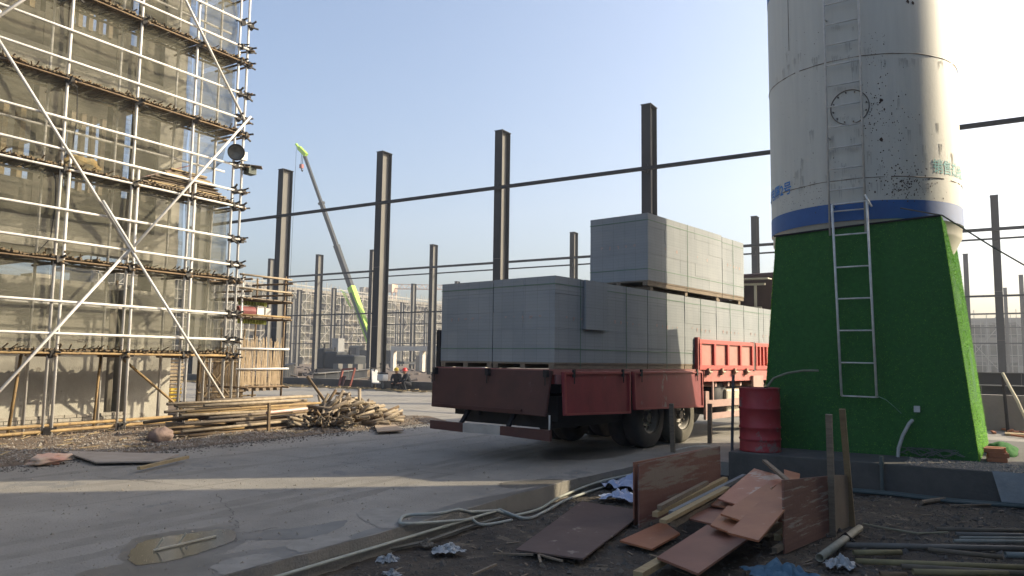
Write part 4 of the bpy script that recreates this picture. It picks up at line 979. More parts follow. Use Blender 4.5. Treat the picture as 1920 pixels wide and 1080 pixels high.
# pipe foot of right panel and pipes at right
A=gz(1537,1046,-.13); Bq=gz(1612,990,-.13)
tag(MB().pipe(A,Bq,.036,.005,14).build('steel_pipe',mat('pale_tube',(.36,.34,.26),.6,0,(.22,.2,.15),6),smooth=True),'pale hollow tube end pointing at the viewer under the striped panel','pipe')
tag(MB().tube([A.lerp(Bq,.62)+Vector((-.06,0,-.02)),A.lerp(Bq,.6)+Vector((0,0,.05)),A.lerp(Bq,.64)+Vector((.06,0,-.03))],.018,6).build('pipe_clamp',dark_clamp),'dark clamp round the pale hollow tube','clamp')
PGR='pipes lying on the dirt at the lower right'
pp=[((1580,1022),(1960,1030),.028,'grey_a'),((1600,1036),(1690,1036),.026,'och'),((1605,1052),(1960,1066),.026,'och'),((1755,992),(1960,996),.022,'grey_b'),((1792,1001),(1960,1005),.022,'grey_a'),((1800,1008),(1960,1010),.016,'pale'),((1788,1014),(1960,1016),.018,'pale'),((1712,1072),(1890,1076),.026,'och'),((1885,1040),(1960,1043),.028,'teal'),((1690,1062),(1960,1078),.024,'grey_b'),((1650,1078),(1700,1080),.030,'rusty'),((1740,1030),(1880,1045),.022,'grey_b')]
pm_={'grey_a':mat('pipe_grey',(.17,.155,.135),.6,0,(.11,.10,.085),5),'grey_b':mat('pipe_brown',(.17,.14,.10),.75,0,(.10,.08,.06),5),'och':mat('pipe_ochre',(.30,.25,.12),.75,0,(.17,.14,.075),5),'pale':mat('pipe_pale',(.34,.32,.26),.6,0,(.17,.17,.15),6),'teal':mat('pipe_tealish',(.19,.21,.20),.5),'rusty':rust_tube}
lb=['long grey pipe nearest the pale hollow tube','short ochre bamboo piece behind the long ochre pole','long ochre pole across the lower right corner','dark brown pipe farthest back in the right group','grey pipe second from the back in the right group','thin pale rod in the right group, rear one','thin pale rod in the right group, front one','ochre bamboo at the bottom edge on the right','teal-grey pipe end at the right edge','brown pole crossing under the ochre pole','short rusty pipe end at the bottom edge','thin dark pole between the grey pipe and the ochre pole']
for (p,q,r_,mk),l_ in zip(pp,lb):
    z=-.165; tag(MB().pipe(gz(*p,z),gz(*q,z),r_,.005,12).build('pipe',pm_[mk],smooth=True),l_,'pipe',PGR)
tag(MB().tube([gz(1618,982,-.17),gz(1660,990,-.17),gz(1720,1000,-.17),gz(1777,998,-.17)],.010,6).build('cord',mat('straw_cord',(.30,.28,.19),.8)),'straw coloured cord on the dirt right of the posts','cord')
tag(MB().tube([gz(1728,942,-.17),gz(1770,936,-.17)],.03,8).build('log',wood_old),'short stub of wood on the dirt below the pad','stick')
tag(MB().tube([gz(1780,948,-.17),gz(1925,944,-.17)],.012,6).build('stick',wood_old),'long thin stick on the dirt near the right edge below the pad','stick')
# hoses along kerb
hp=[(430,1084),(520,1058),(600,1032),(680,1008),(740,992),(790,975),(850,969),(905,972),(960,975),(1000,962),(1050,935),(1100,915),(1150,898),(1210,884)]
def hosez(x,y,z): p=gz(x,y,z); return p if p.x>XK-.02 or z>0 else Vector((p.x,p.y,max(z,.02)))
def hose_path(pp_,r_):
    out=[]
    for i,(x,y) in enumerate(pp_):
        p=gz(x,y,.02)
        if p.x>XE(p.y)+.03:
            p=gz(x,y,-.17)
            if p.x<XE(p.y)+.03: p=Vector((XE(p.y)+.04,p.y,-.1))
        out.append(p)
    # smooth
    pts=[]
    for i in range(len(out)-1):
        p0=out[max(i-1,0)];p1=out[i];p2=out[i+1];p3=out[min(i+2,len(out)-1)]
        for k in range(6):
            t=k/6; pts.append(.5*((2*p1)+(p2-p0)*t+(2*p0-5*p1+4*p2-p3)*t*t+(3*p1-p0-3*p2+p3)*t**3))
    pts.append(out[-1])
    for q in pts:
        if q.x<XE(q.y)+.01: q.z=max(q.z,r_+.003)
        else: q.z=max(q.z,-.19)
    return pts
tag(MB().tube(hose_path([(430,1088),(520,1060),(600,1034),(680,1008),(740,990),(800,980),(850,972),(905,966)],.015)+hose_path([(960,968),(1010,955),(1050,932),(1100,912),(1150,898),(1215,883)],.015),.016,8).build('hose',hose_m,smooth=True),'long pale hose running along the edge of the concrete road','hose')
tag(MB().tube(hose_path([(960,975),(905,984),(850,980),(800,976),(765,982),(752,974),(765,966),(820,963),(880,962),(930,967),(985,972),(1020,960),(1060,938),(1110,920),(1160,905),(1215,892)],.015),.016,8).build('hose',mat('pale_hose_b',(.36,.38,.34),.7,0,(.25,.26,.24),9),smooth=True),'second pale hose looped back over the road edge','hose')
tag(MB().tube([gz(600,1062,-.17),gz(700,1035,-.17),gz(800,1015,-.17),gz(870,990,-.17),gz(940,970,-.17)],.014,6).build('hose',mat('grey_hose',(.18,.18,.16),.7)),'thin grey hose on the dirt below the road edge','hose')
# plastics
def rag(cpx,z,sx,sy,hh,m,name,label,cat,seed,n=44):
    c=gz(*cpx,z); mb=MB(); V=[];Fs=[]
    for j in range(n+1):
        for i in range(n+1):
            a,b=i/n-.5,j/n-.5; rr=math.hypot(a,b)*2
            x=c.x+a*sx*(1+.4*nz3(a,b,seed,3)); y=c.y+b*sy*(1+.4*nz3(a,b,seed+5,3))
            fold=abs(nz3(a*2.2,b*2.2,seed+2,2.3))+.5*abs(nz3(a,b,seed+7,9))
            V.append((x+.03*nz3(a,b,seed+1,14),y+.03*nz3(a,b,seed+3,14),z+max(0,(1-rr*.8))*hh*(.35+1.6*fold)*.8-.01))
    for j in range(n):
        for i in range(n):
            q=j*(n+1)+i
            a,b=(i+.5)/n-.5,(j+.5)/n-.5
            if math.hypot(a,b)*2<.82+.35*nz3(a,b,seed+4,4): Fs.append((q,q+1,q+n+2,q+n+1))
    return tag(mb.add(V,Fs).build(name,m,smooth=True),label,cat)
rag((1178,908),-.17,.85,1.5,.16,tarp_blue,'plastic_tarp','crumpled blue and white plastic beside the worn panel','plastic',11)
rag((1165,934),-.17,.55,.7,.12,tarp_blue,'plastic_tarp','pale blue crumpled plastic at the corner of the dirty sheet','plastic',15)
rag((1400,868),-.17,.9,1.2,.22,mat('grey_film',(.20,.22,.23),.6,0,(.12,.13,.14),7,.4,30),'plastic_film','grey crumpled film heaped behind the panels under the pad','plastic',21)
rag((840,1032),-.18,.32,.34,.09,tarp_white,'plastic_scrap','white plastic scrap on the dirt, larger one near the thin hose','plastic',31)
rag((728,1050),-.18,.22,.22,.07,tarp_white,'plastic_scrap','white plastic scrap nearest the road edge','plastic',35)
rag((735,1076),-.18,.2,.1,.05,tarp_white,'plastic_scrap','small white plastic scrap at the bottom edge','plastic',38)
rag((800,1022),-.18,.22,.14,.07,mat('tan_rag',(.22,.19,.15),.8),'rag','tan rag on the dirt beside the white scraps','rag',41)
rag((1470,1085),-.17,.75,.42,.15,cloth_blue,'cloth','blue cloth lying in the dirt at the bottom edge','cloth',45)
rag((1575,1062),-.17,.34,.4,.12,tarp_white,'plastic_scrap','crumpled white plastic between the blue cloth and the pipes','plastic',51)
# puddle debris
A,Bq=gz(288,1033,.01),gz(405,1006,.01)
tag(MB().bar(A+Vector((0,0,.005)),Bq+Vector((0,0,.005)),.018,.01).build('lath',mat('pale_lath',(.5,.47,.38),.8)),'thin pale lath lying in the muddy puddle','stick')
for k_,(q,w_) in enumerate((((335,1020),'middle'),((292,1030),'left end'))):
    p=gz(*q,.01); tag(MB().bar(p,p+Vector((.03,.04,.085)),.015,.012).build('chip',MATS['pale_lath']),'pale chip standing out of the puddle at the %s of the lath'%w_,'chip')
# ======================= STEEL FRAME =======================
def column_proto(loc,label,group):
    o=empty('steel_column',loc,0,label,'column',group)
    H=13.2+.0
    for s in (-1,1): MB().box((-.225,s*.38-.0125,.02),(.225,s*.38+.0125,H)).build('flange',col_steel,o,local=True)
    MB().box((-.008,-.367,.02),(.008,.367,H-.001)).build('web',web_steel,o,local=True)
    MB().box((-.10,-.50,10.02),(.10,-.394,10.42)).box((-.06,-.60,10.06),(.06,-.501,10.10)).build('girt_cleat',beam_steel,o,local=True)
    for k_ in (3.3,6.6): MB().box((-.226,-.396,k_),(.226,-.3935,k_+.02)).build('splice_line',web_steel,o,local=True)
    MB().box((-.28,-.46,0),(.28,.46,.02)).build('base_plate',col_steel,o,local=True)
    MB().box((-.25,-.42,H+.001),(.25,.42,H+.03)).build('cap_plate',col_steel,o,local=True)
    return o
rows=[]
r1=[(-44.4,'far left, seen through the scaffold nets'),(-36.4,'first left of the lime crane boom'),(-28.25,'right of the lime crane boom'),(-20.25,'behind the left end of the truck load'),(-12.3,'rising above the high block stack'),(-4.3,'hidden behind the silo')]
proto=None
def put(x,y,label,group):
    global proto
    if proto is None: proto=column_proto((x,y,0),label,group); return proto
    c=copy_tree(proto); c.location=(x,y,0); c['label']=label; c['group']=group; return c
for x,w_ in r1: put(x,31.56,'tall dark H-section steel column in the nearest row, '+w_,'steel columns, nearest row')
ordn=['first','second','third','fourth','fifth','sixth','seventh','eighth','ninth','tenth','eleventh']
for i,x in enumerate((-71.3,-63.3,-55.1,-46.9,-38.9,-30.8,-22.7,-14.6,-6.5,1.5,9.5)): put(x,60.3,'steel column in the second row back, %s from the left'%ordn[i],'steel columns, second row')
for i,x in enumerate((-99.9,-91.6,-83.0,-74.4,-66,-57.7,-49.5,-41.3,-33,-24.8,-16.6,-.5,7.7)): put(x,90.8,'steel column in the third row back, %s from the left'%(ordn+['twelfth','thirteenth'])[i],'steel columns, third row')
for i,(x,y) in enumerate(((-115.6,103.7),(-118.3,120.3),(-101.5,120.3),(-93,120.3),(-118,138),(-108.4,137),(5.3,114.5),(4.1,132.5))): put(x,y,'distant steel column in the back rows, %s from the left'%ordn[i],'steel columns, back rows')
def girt(x0,x1,y,z,label,s=.16):
    tag(MB().bar((x0,y,z),(x1,y,z),s,s*.9).build('girt',beam_steel),label,'beam')
girt(-45,10,31.05,10.2,'long horizontal steel beam along the nearest column row',.17)
girt(-72,12,59.8,10.85,'upper horizontal steel beam along the second column row',.22); girt(-72,12,60.9,10.35,'lower thin steel beam along the second column row',.13)
girt(-72,12,59.8,6.3,'low horizontal steel beam across the second column row',.15)
girt(-101,9,90.3,6.9,'steel beam across the third column row',.17); girt(-101,9,90.3,3.9,'lowest steel beam across the third column row',.14)
girt(-119,9,120,6.8,'faint steel beam across the back columns',.16)
# foundation wall left
tag(MB().box((-60,28.9,-.02),(-14,29.3,.42)).build('foundation_wall',concrete_dark),'low dark foundation wall beyond the road in front of the columns','wall')
RW=tag(MB().box((-3.0,21.9,0),(14,22.2,.86)).build('foundation_wall',mat('grey_wall',(.26,.24,.22),.9,0,(.17,.16,.15),1,.3,20)),'grey block wall beyond the pavement right of the silo','wall')
# steel girders lying
def hbeam(p,q,h,wd,m,label):
    p,q=Vector(p),Vector(q); d=(q-p).normalized(); up=Vector((0,0,1)); o=empty('lying_girder',((p+q)/2).xy.to_3d()+Vector((0,0,p.z)),0,label,'girder','steel girders lying on the site')
    for s in (0,1): MB().bar(p+up*(h*s+.01),q+up*(h*s+.01),wd,.03).build('flange',m,o)
    MB().bar(p+up*(h/2+.01),q+up*(h/2+.01),.03,h-.035).build('web',col_steel,o)
    for k in range(6):
        c=p.lerp(q,(k+.5)/6); n=Vector((-d.y,d.x,0)); MB().bar(c+n*-wd/2+up*(.0),c+n*-wd/2+up*h,.02,.02).build('stiffener',web_steel,o)
hbeam((-31.5,29.9,.02),(-44,48.6,.02),.62,.5,web_steel,'long dark girder lying behind the low foundation wall on the left')
hbeam((-34,29.8,.02),(-52,47,.02),1.0,.5,col_steel,'dark girder lying slanted behind the first one')
hbeam((-26,33.5,.1),(-15,33.8,.1),.7,.4,col_steel,'dark girder lying beyond the two workers')
hbeam((-.5,29.5,.3),(7,29.3,.3),.62,.4,web_steel,'dark girder lying behind the grey wall right of the silo')
hbeam((-1,36,.4),(9,36.5,.4),.9,.4,web_steel,'second girder lying farther behind the grey wall')
# misc machines far: generator boxes near crane base
for i,(px,py,dx,dz,m_,lb_) in enumerate(((630,690,1.6,1.6,crane_grey,'dark grey machine left of the crane base'),(655,686,2.6,1.3,crane_grey,'long dark grey machine on the steel beside the crane'),(612,680,.9,1.9,crane_grey,'small dark grey cabinet farthest left of the crane'))):
    c=gy(px,py,50); mo=empty('site_machine',(c.x,50,0),0,lb_,'machine')
    MB().box((c.x-dx/2,49.2,.5),(c.x+dx/2,50.8,.5+dz)).build('housing',m_,mo,bevel=.15); MB().box((c.x-dx/2+.1,49,.0),(c.x+dx/2-.1,51,.5)).build('skid',black_m,mo)
    MB().tube([(c.x+dx*.2,49.5,.5+dz),(c.x+dx*.2,49.5,.9+dz)],.08,8).build('exhaust',black_m,mo)
wb=gy(640,700,46)
for i in range(3): tag(MB().box((-45.8+i*1.1,45.6,.6),(-45.2+i*1.1,46.2,1.05)).build('crate',web_steel),'pale grey crate on the staging left of the crane, %s from the left'%ordn[i],'crate','pale crates left of the crane')
tag(MB().box((-47,45,.0),(-42,46.8,.59)).build('timber_staging',wood_old),'low staging under the pale crates','staging')
# debris line in front of wall
dl=MB()
for i in range(160):
    x=rnd(-42,-20); y=rnd(27.2,28.8); a=random.gauss(0,.35); l=rnd(.3,1.8); dl.bar((x,y,.03),(x+l*math.cos(a),y+l*math.sin(a),.05+rnd(0,.06)),rnd(.04,.15),.03)
tag(dl.build('timber_offcuts',wood),kind='stuff')
dl=MB()
for i in range(60):
    x=rnd(.3,5); y=rnd(19.8,21.8); a=rnd(0,3); l=rnd(.1,.5); dl.bar((x,y,.03),(x+l*math.cos(a),y+l*math.sin(a),.05),rnd(.04,.12),.04)
tag(dl.build('offcuts',brick_m),kind='stuff')
tag(MB().box((.5,20.4,.0),(1.3,20.9,.05)).build('pale_board',wood),'pale board on the ground before the grey wall','board')
# lance/broom stick leaning
tag(MB().tube([gy(1880,700,21.5),gy(1893,725,21.2),gy(1908,752,20.9),Vector((gy(1935,768,20.5).x,20.5,.02))],.035,8).build('bent_hose',mat('straw',(.55,.50,.35),.8)),'pale bent hose arching over the grey wall at the right edge','hose')
tag(MB().tube([gy(1880,702,21.6),(gy(1880,702,21.6).x+.05,21.6,0)],.04,6).build('post',black_m),'dark post against the grey wall under the bent hose','post')
# red frame thing, wheelbarrow
WBp=gy(638,728,28.2)
q=empty('red_bracket',(WBp.x,28.4,0),0,'small rusty red frame leaning on the foundation wall','frame')
fm=MB()
for (a_,b_) in (((0,0),(0,.95)),((.75,0),(.85,1.0)),((0,.95),(.85,1.0)),((0,.05),(.75,.05))): fm.bar((WBp.x-.4+a_[0],28.5+a_[1]*.25,a_[1]),(WBp.x-.4+b_[0],28.5+b_[1]*.25,b_[1]),.1,.08)
fm.build('frame',mat('red_brown',(.25,.07,.05),.7),q); MB().bar((WBp.x-.35,28.52,.03),(WBp.x-.3,28.72,.6),.5,.02).build('panel',truck_brown,q)
# scooter
sx,sy=-25.05,28.05
SCo=empty('motor_scooter',(sx,sy,0),R(155),'white electric scooter parked by the steel column beside the two workers','scooter')
def sb(mb,n,m,**k): return mb.build(n,m,SCo,local=True,**k)
for x in (-.62,.68):
    wobj=sb(MB().lathe([(.16,-.05),(.24,-.055),(.27,-.03),(.27,.03),(.24,.055),(.16,.05)],c=(x,0,.27),n=24,ax='y'),'wheel',rubber,smooth=True)
    MB().lathe([(0,-.03),(.15,-.04),(.16,.04),(0,.03)],c=(x,0,.27),n=16,ax='y').build('rim',web_steel,wobj,local=True)
sb(MB().box((-.85,-.15,.45),(-.1,.15,.78)),'body',white_m,bevel=.06,smooth=True); sb(MB().box((-.3,-.14,.3),(.4,.14,.36)),'footboard',white_m,bevel=.02)
sb(MB().add([(.35,-.2,.33),(.35,.2,.33),(.55,.16,1.0),(.55,-.16,1.0),(.42,-.2,.33),(.42,.2,.33),(.62,.16,1.0),(.62,-.16,1.0)],[(0,1,2,3),(7,6,5,4),(0,4,5,1),(1,5,6,2),(2,6,7,3),(3,7,4,0)]),'front_shield',white_m,bevel=.03)
sb(MB().box((-.85,-.14,.79),(-.1,.14,.86)),'seat',black_m,bevel=.03)
sb(MB().tube([(.68,0,.3),(.5,0,1.05)],.03,8).tube([(.47,-.33,1.08),(.5,0,1.05),(.47,.33,1.08)],.018,6),'handlebar',black_m); sb(MB().box((.58,-.09,.9),(.70,.09,1.04)),'headlight',web_steel,bevel=.03)
sb(MB().tube([(.47,-.25,1.08),(.47,-.3,1.25)],.01,5).box((.45,-.36,1.22),(.48,-.24,1.32)),'mirror',black_m)
# workers: skinned figures
def person(loc,rz,helm,label,pose):
    o=empty('person',loc,rz,label,'person')
    me=bpy.data.meshes.new('body'); J=pose['v']; me.from_pydata(J,pose['e'],[]); b_=bpy.data.objects.new('body',me); col.objects.link(b_); b_.parent=o
    sm=b_.modifiers.new('skin','SKIN'); 
    if not me.skin_vertices: pass
    for i,r_ in enumerate(pose['r']):
        me.skin_vertices[0].data[i].radius=(r_,r_)
    me.skin_vertices[0].data[0].use_root=True
    ss_=b_.modifiers.new('sub','SUBSURF'); ss_.levels=1; ss_.render_levels=2; me.materials.append(cloth_dark)
    hx,hy,hz=pose['head']
    h=MB(); 
    prof=[(0,-.13),(.05,-.12),(.075,-.08),(.09,-.02),(.088,.05),(.06,.10),(0,.12)]
    hd=h.lathe(prof,c=(hx,hy,hz),n=16).build('head',skin_m,o,local=True,smooth=True)
    MB().bar((hx+.085,hy,hz-.03),(hx+.11,hy,hz-.05),.025,.035).build('nose',skin_m,hd,local=True)
    for s in (-1,1): MB().lathe([(0,-.012),(.012,0),(0,.012)],c=(hx+.08,hy+s*.035,hz),n=8).build('eye',black_m,hd,local=True)
    MB().bar((hx+.075,hy-.025,hz-.075),(hx+.075,hy+.025,hz-.075),.01,.008).build('mouth',rust,hd,local=True)
    MB().lathe([(.165,.02),(.13,.03),(.125,.08),(.10,.14),(.05,.175),(0,.18)],c=(hx,hy,hz),n=20).build('helmet',helm,o,local=True,smooth=True)
    for s,hp_ in zip((-1,1),pose['hands']):
        hm=MB(); hxx,hyy,hzz=hp_
        hm.box((hxx-.02,hyy-.04,hzz-.045),(hxx+.06,hyy+.04,hzz-.015))
        for f in range(4): hm.tube([(hxx+.055,hyy-.03+f*.02,hzz-.03),(hxx+.095,hyy-.03+f*.02,hzz-.038),(hxx+.12-.008*abs(f-1.5),hyy-.03+f*.02,hzz-.06)],[.010,.009,.007],6)
        hm.tube([(hxx+.0,hyy-s*.04,hzz-.03),(hxx+.05,hyy-s*.065,hzz-.04)],[.011,.008],6)
        hm.build('hand',skin_m,o,local=True)
    return o
def crouch(lean,arm):
    v=[(0,0,.34),(.10,0,.55),(.20+lean,0,.74),(.23+lean,0,.82),
       (.20+lean,.19,.74),(.30+lean,.24,.52),(.48+arm,.16,.44),
       (.20+lean,-.19,.74),(.30+lean,-.24,.52),(.48+arm,-.14,.40),
       (.0,.12,.30),(.40,.18,.46),(.26,.17,.08),(.40,.19,.05),
       (.0,-.12,.30),(.40,-.2,.44),(.28,-.19,.08),(.42,-.21,.05)]
    e=[(0,1),(1,2),(2,3),(2,4),(4,5),(5,6),(2,7),(7,8),(8,9),(0,10),(10,11),(11,12),(12,13),(0,14),(14,15),(15,16),(16,17)]
    r=[.16,.15,.13,.06,.075,.055,.04,.075,.055,.04,.11,.075,.055,.05,.11,.075,.055,.05]
    return dict(v=v,e=e,r=r,head=(.27+lean,0,.94),hands=[(.5+arm,.16,.43),(.5+arm,-.14,.39)])
pa=gz(736,738,0); pb=gz(768,738,0)
person((-24.1,28.35,0),R(-60),helmet_y,'person in dark clothes and yellow helmet crouching beside the scooter',crouch(.04,.05))
person((-23.2,28.2,0),R(-120),helmet_r,'person in dark clothes and red helmet crouching right of the other worker',crouch(.0,.0))
# ======================= CRANES =======================
cb0=Vector((-81.5,90,2.6)); ct=gy(568,283,90)
CN=empty('mobile_crane',(-81,90,0),0,'lime green mobile crane with long raised boom behind the columns','crane')
dv=(ct-cb0)
def boomseg(t0,t1,w_,m,name): MB().bar(cb0+dv*t0,cb0+dv*t1,w_,w_*1.15).build(name,m,CN,bevel=.05)
MB().bar(cb0,cb0+dv*.30,.92,1.0).build('boom_base',lime,CN)
MB().bar(cb0+Vector((.35,-.54,-.2))*1+dv*.0,cb0+Vector((-.2,-.54,-.0))+dv*.27,.03,.5).build('boom_stripe',mat('dark_green',(.02,.07,.05),.5),CN)
boomseg(.29,.50,.76,crane_grey,'boom_section'); boomseg(.49,.72,.58,crane_grey,'boom_section'); boomseg(.71,.985,.44,crane_grey,'boom_section')
MB().bar(cb0+dv*.98+Vector((.5,0,-.2)),ct+Vector((-1.0,0,.7)),.6,.7).build('boom_head',lime,CN); MB().bar(ct+Vector((-.6,0,.2)),ct+Vector((-1.8,0,1.5)),.4,.3).build('boom_horn',lime,CN)
for t in (.50,.72,.295): MB().bar(cb0+dv*(t-.006),cb0+dv*(t+.004),.84,.84).build('boom_collar',crane_grey,CN)
MB().tube([ct+Vector((-.3,0,0)),ct+Vector((-.35,0,-2.4))],.05,5).tube([ct+Vector((.1,0,0)),ct+Vector((0,0,-2.4))],.05,5).build('hoist_rope',black_m,CN)
MB().box(tuple(ct+Vector((-.5,-.25,-3.1))),tuple(ct+Vector((.1,.25,-2.4)))).build('hook_block',mat('hook_red',(.3,.06,.05),.6),CN); MB().tube([ct+Vector((-.2,0,-3.1)),ct+Vector((-.15,0,-3.5)),ct+Vector((.05,0,-3.7)),ct+Vector((.2,0,-3.4))],.1,6).build('hook',black_m,CN)
MB().tube([ct+Vector((-1.7,0,1.3)),ct+Vector((-1.9,0,-27))],.035,4).build('jib_rope',black_m,CN)
for i in range(7): MB().tube([cb0+dv*(.2+i*.012)+Vector((-1.2,-.3,-.2)),cb0+dv*(.2+i*.012)+Vector((-1.9-.1*i,-.3,.5))],.06,5).build('hose_loop',lime,CN)
MB().box((-83.5,88.7,1.1),(-77,91.3,2.8)).build('upper_body',crane_grey,CN,bevel=.15); MB().box((-85.6,88.6,1.2),(-83.4,90,3.5)).build('operator_cab',web_steel,CN,bevel=.15); MB().box((-85.65,88.55,2.1),(-84,88.6,3.2)).build('cab_glass',black_m,CN)
MB().box((-88,88.5,.7),(-74,91.5,1.1)).build('carrier',crane_grey,CN)
for x in (-86.5,-84.8,-78.5,-76.5):
    MB().lathe([(0,-.3),(.5,-.3),(.62,-.2),(.62,.2),(.5,.3),(0,.3)],c=(x,88.7,.62),n=20,ax='y').build('wheel',rubber,CN,smooth=True)
# tower crane
TC=empty('tower_crane',tuple(gd(735,640,235).xy.to_3d()),0,'faded orange and white tower crane rising above the far scaffold','crane')
tb=gd(735,545,235); tbx=tb.x; tby=tb.y
ms=MB(); zt=tb.z
for sx_,sy_ in ((-.9,-.9),(.9,-.9),(.9,.9),(-.9,.9)): ms.bar((tbx+sx_,tby+sy_,0),(tbx+sx_,tby+sy_,zt),.28,.28)
z=0
while z<zt-1.8:
    for (a_,b_) in (((-.9,-.9),(.9,-.9)),((.9,-.9),(.9,.9)),((-.9,.9),(-.9,-.9))):
        ms.bar((tbx+a_[0],tby+a_[1],z),(tbx+b_[0],tby+b_[1],z+1.8),.16,.16); ms.bar((tbx+a_[0],tby+a_[1],z),(tbx+b_[0],tby+b_[1],z),.16,.16)
    z+=1.8
ms.build('mast',orange_m,TC)
jq=gd(860,558,235); jp=Vector((tbx,tby,zt+.6)); jd=(jq-jp); jd.z=0; jq=jp+jd*1.6
jm=MB(); n=int((jq-jp).length/2)
side=Vector((-jd.y,jd.x,0)).normalized()
for s in (-.7,.7): jm.bar(jp+side*s,jq+side*s,.22,.22)
jm.bar(jp+Vector((0,0,1.5)),jq+Vector((0,0,1.2)),.22,.22)
for i in range(n):
    a_=jp.lerp(jq,i/n); b_=jp.lerp(jq,(i+1)/n)
    jm.bar(a_+side*.7,(a_+b_)/2+Vector((0,0,1.4)),.14,.14); jm.bar((a_+b_)/2+Vector((0,0,1.4)),b_+side*.7,.14,.14); jm.bar(a_+side*.7,a_-side*.7,.12,.12)
jm.build('jib',orange_m,TC)
MB().bar(jp-jd.normalized()*9,jp,1.6,.5).build('counter_jib',orange_m,TC); MB().box((tbx-1.2,tby-1.4,zt-.5),(tbx+1.2,tby+1.2,zt+1.9)).build('slewing_cab',orange_m,TC)
MB().box(tuple(jp-jd.normalized()*8.8+Vector((-1,-1,-2))),tuple(jp-jd.normalized()*8.8+Vector((1,1,.3)))).build('counterweight',far_conc,TC)
# ======================= FAR BUILDINGS IN SCAFFOLD =======================
FX=-126.0
FB=empty('scaffolded_block',(FX,130,0),0,'long scaffolded concrete block far behind the steel columns','building')
Y0,Y1,ZT=70,215,16.6
wm_=MB(); 
for k in range(5):
    z=k*3.4; wm_.box((FX-14,Y0,z+2.7),(FX-1.6,Y1,z+3.35))
yy=Y0
while yy<Y1: wm_.box((FX-2.2,yy,0),(FX-1.61,yy+.8,17)); yy+=6
wm_.build('concrete_frame',far_conc,FB)
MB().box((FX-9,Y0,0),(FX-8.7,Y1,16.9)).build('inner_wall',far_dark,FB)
iw=MB(); 
for k in range(5):
    yy=Y0
    while yy<Y1-3:
        if random.random()<.7: iw.box((FX-2.1,yy+.8,k*3.4-.04),(FX-1.9,yy+rnd(2.5,6),k*3.4+rnd(1.2,2.7)))
        yy+=6
iw.build('infill_wall',mat('far_infill',(.30,.24,.17),.9,0,(.22,.19,.13),.5),FB)
sc_=MB(); yy=Y0
while yy<=Y1:
    zt_=ZT+rnd(.6,2.4); sc_.bar((FX,yy,0),(FX,yy+rnd(-.08,.08),zt_),.11,.11); sc_.bar((FX-1.2,yy+.7,0),(FX-1.2,yy+.7,ZT+rnd(.3,1.8)),.10,.10); yy+=1.5
z=1.7
while z<ZT+.8: sc_.bar((FX+.05,Y0,z),(FX+.05,Y1,z),.10,.10); sc_.bar((FX-1.2,Y0,z),(FX-1.2,Y1,z),.1,.1); z+=.87 if False else 1.74
yy=Y0
while yy<Y1-8:
    for z in (0,5.2,10.4): sc_.bar((FX+.1,yy,z),(FX+.1,yy+5.2,z+5.2),.09,.09); sc_.bar((FX+.12,yy+5.2,z),(FX+.12,yy,z+5.2),.09,.09)
    yy+=8.5
sc_.build('scaffold_tubes',far_tube,FB)
pl_=MB(); z=1.7
while z<ZT: pl_.box((FX-1.2,Y0,z-.08),(FX-.02,Y1,z)); z+=1.74
pl_.build('scaffold_mats',bamboo_dark,FB)
nn=MB(); z=1.75
while z<ZT-1:
    yy=Y0
    while yy<Y1:
        if random.random()<.62: nn.add([(FX-.1,yy,z),(FX-.1,yy+1.5,z),(FX-.1,yy+1.5,z+1.6),(FX-.1,yy,z+1.6)],[(0,1,2,3)])
        yy+=1.5
    z+=1.74
nn.build('safety_net',net_m,FB)
FB2=empty('scaffolded_block',(15,150,0),0,'grey scaffolded block in shade far away at the right edge','building')
X0,X1,FY=-30,45,150; g=MB()
for k in range(3): g.box((X0,FY+1.5,k*3.3+2.3),(X1,FY+12,k*3.3+3.2))
xx=X0
while xx<X1: g.box((xx,FY+1.4,0),(xx+.7,FY+2,9.2)); xx+=4.5
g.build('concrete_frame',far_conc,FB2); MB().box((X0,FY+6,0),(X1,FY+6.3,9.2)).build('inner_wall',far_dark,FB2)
g=MB(); xx=X0
while xx<X1: g.bar((xx,FY,0),(xx,FY,rnd(9.3,11.8)),.09,.09); xx+=rnd(.8,1.3)
z=1.7
while z<10: g.bar((X0,FY-.05,z),(X1,FY-.05,z),.08,.08); z+=1.74
xx=X0
while xx<X1: g.bar((xx,FY-.1,0),(xx+7,FY-.1,9),.08,.08); g.bar((xx+7,FY-.12,0),(xx,FY-.12,9),.08,.08); xx+=9
g.build('scaffold_tubes',far_tube,FB2)
g=MB()
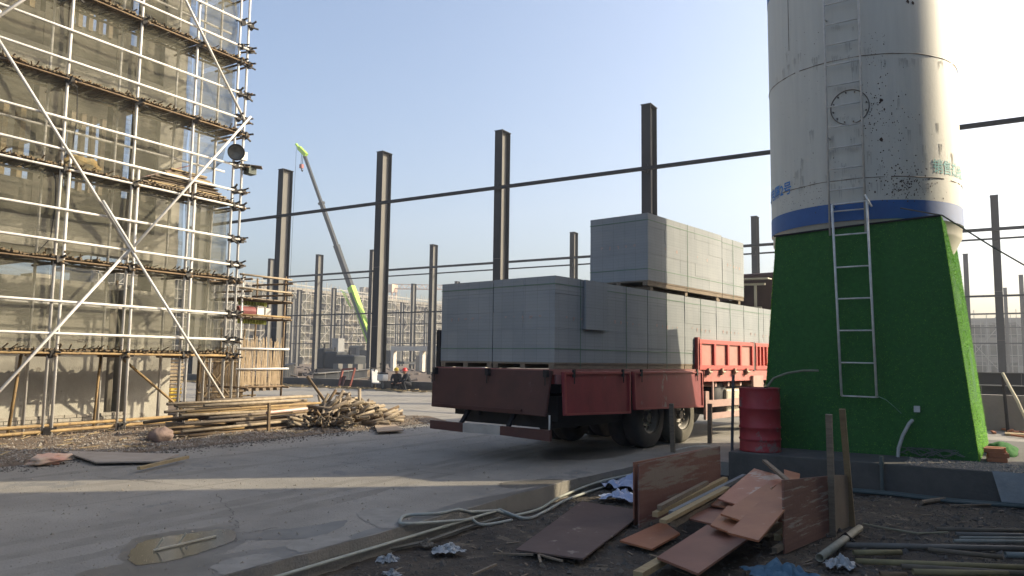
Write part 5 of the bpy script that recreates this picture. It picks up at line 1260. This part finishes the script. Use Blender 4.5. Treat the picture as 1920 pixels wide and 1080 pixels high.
for z in (1.7,3.45,5.2,6.9):
    xx=X0
    while xx<X1:
        if random.random()<.7: g.add([(xx,FY+.1,z),(xx+1.8,FY+.1,z),(xx+1.8,FY+.1,z+1.7),(xx,FY+.1,z+1.7)],[(0,1,2,3)])
        xx+=1.8
g.build('safety_net',net_m,FB2)
# pale concrete portal frames, mid distance
for i,(x0,n_) in enumerate(((-64.5,1),(-58.2,2))): pass
PFm=mat('pale_concrete',(.62,.58,.50),.8,0,(.5,.46,.4),1)
pf=empty('concrete_portal',(-52,63.5,0),0,'pale concrete portal frame between the columns and the truck','frame')
q0=gy(735,653,72); q1=gy(812,656,72)
xa=q0.x; zf=q0.z
for k in range(4): MB().box((xa+k*4.6,71.8,0),(xa+k*4.6+.45,72.4,zf-.3)).build('pillar',PFm,pf)
MB().box((xa,71.75,zf-.299),(xa+14.3,72.45,zf+.25)).build('lintel',PFm,pf)
MB().box((xa+.6,76,0),(xa+13,76.3,2.0)).build('low_wall',far_conc,pf)
# grey box building left (pale tower)
c=gy(627,670,80); MB_=MB().box((c.x-.65,80,0),(c.x+.65,81.3,4.4)); tag(MB_.build('pale_shed',mat('pale_shed',(.26,.26,.25),.7)),'small pale grey hut in front of the far scaffold','hut')
# rubble skyline at ground between
mb=MB()
for i in range(500):
    x=rnd(-110,8); y=rnd(34,75); s=rnd(.2,.9); mb.bar((x,y,.0),(x+rnd(-s,s)*2,y+rnd(-s,s),rnd(.05,.35)),rnd(.1,.4),.12)
tag(mb.build('site_debris',mat('site_debris',(.17,.14,.12),.9,0,(.1,.085,.075),1)),kind='stuff')
hm=bpy.data.materials.new('haze_air'); hm.use_nodes=True; hn=hm.node_tree; hn.nodes.remove(hn.nodes['Principled BSDF'])
pv=hn.nodes.new('ShaderNodeVolumePrincipled'); pv.inputs['Color'].default_value=(.86,.91,1,1); pv.inputs['Density'].default_value=.0011; pv.inputs['Anisotropy'].default_value=.3
hn.links.new(pv.outputs[0],hn.nodes['Material Output'].inputs['Volume'])
tag(MB().box((-245,-60,-1.4),(75,262,62)).build('haze',hm),kind='stuff')
print('OBJS',len(bpy.data.objects),'faces',sum(len(m.polygons) for m in bpy.data.meshes))
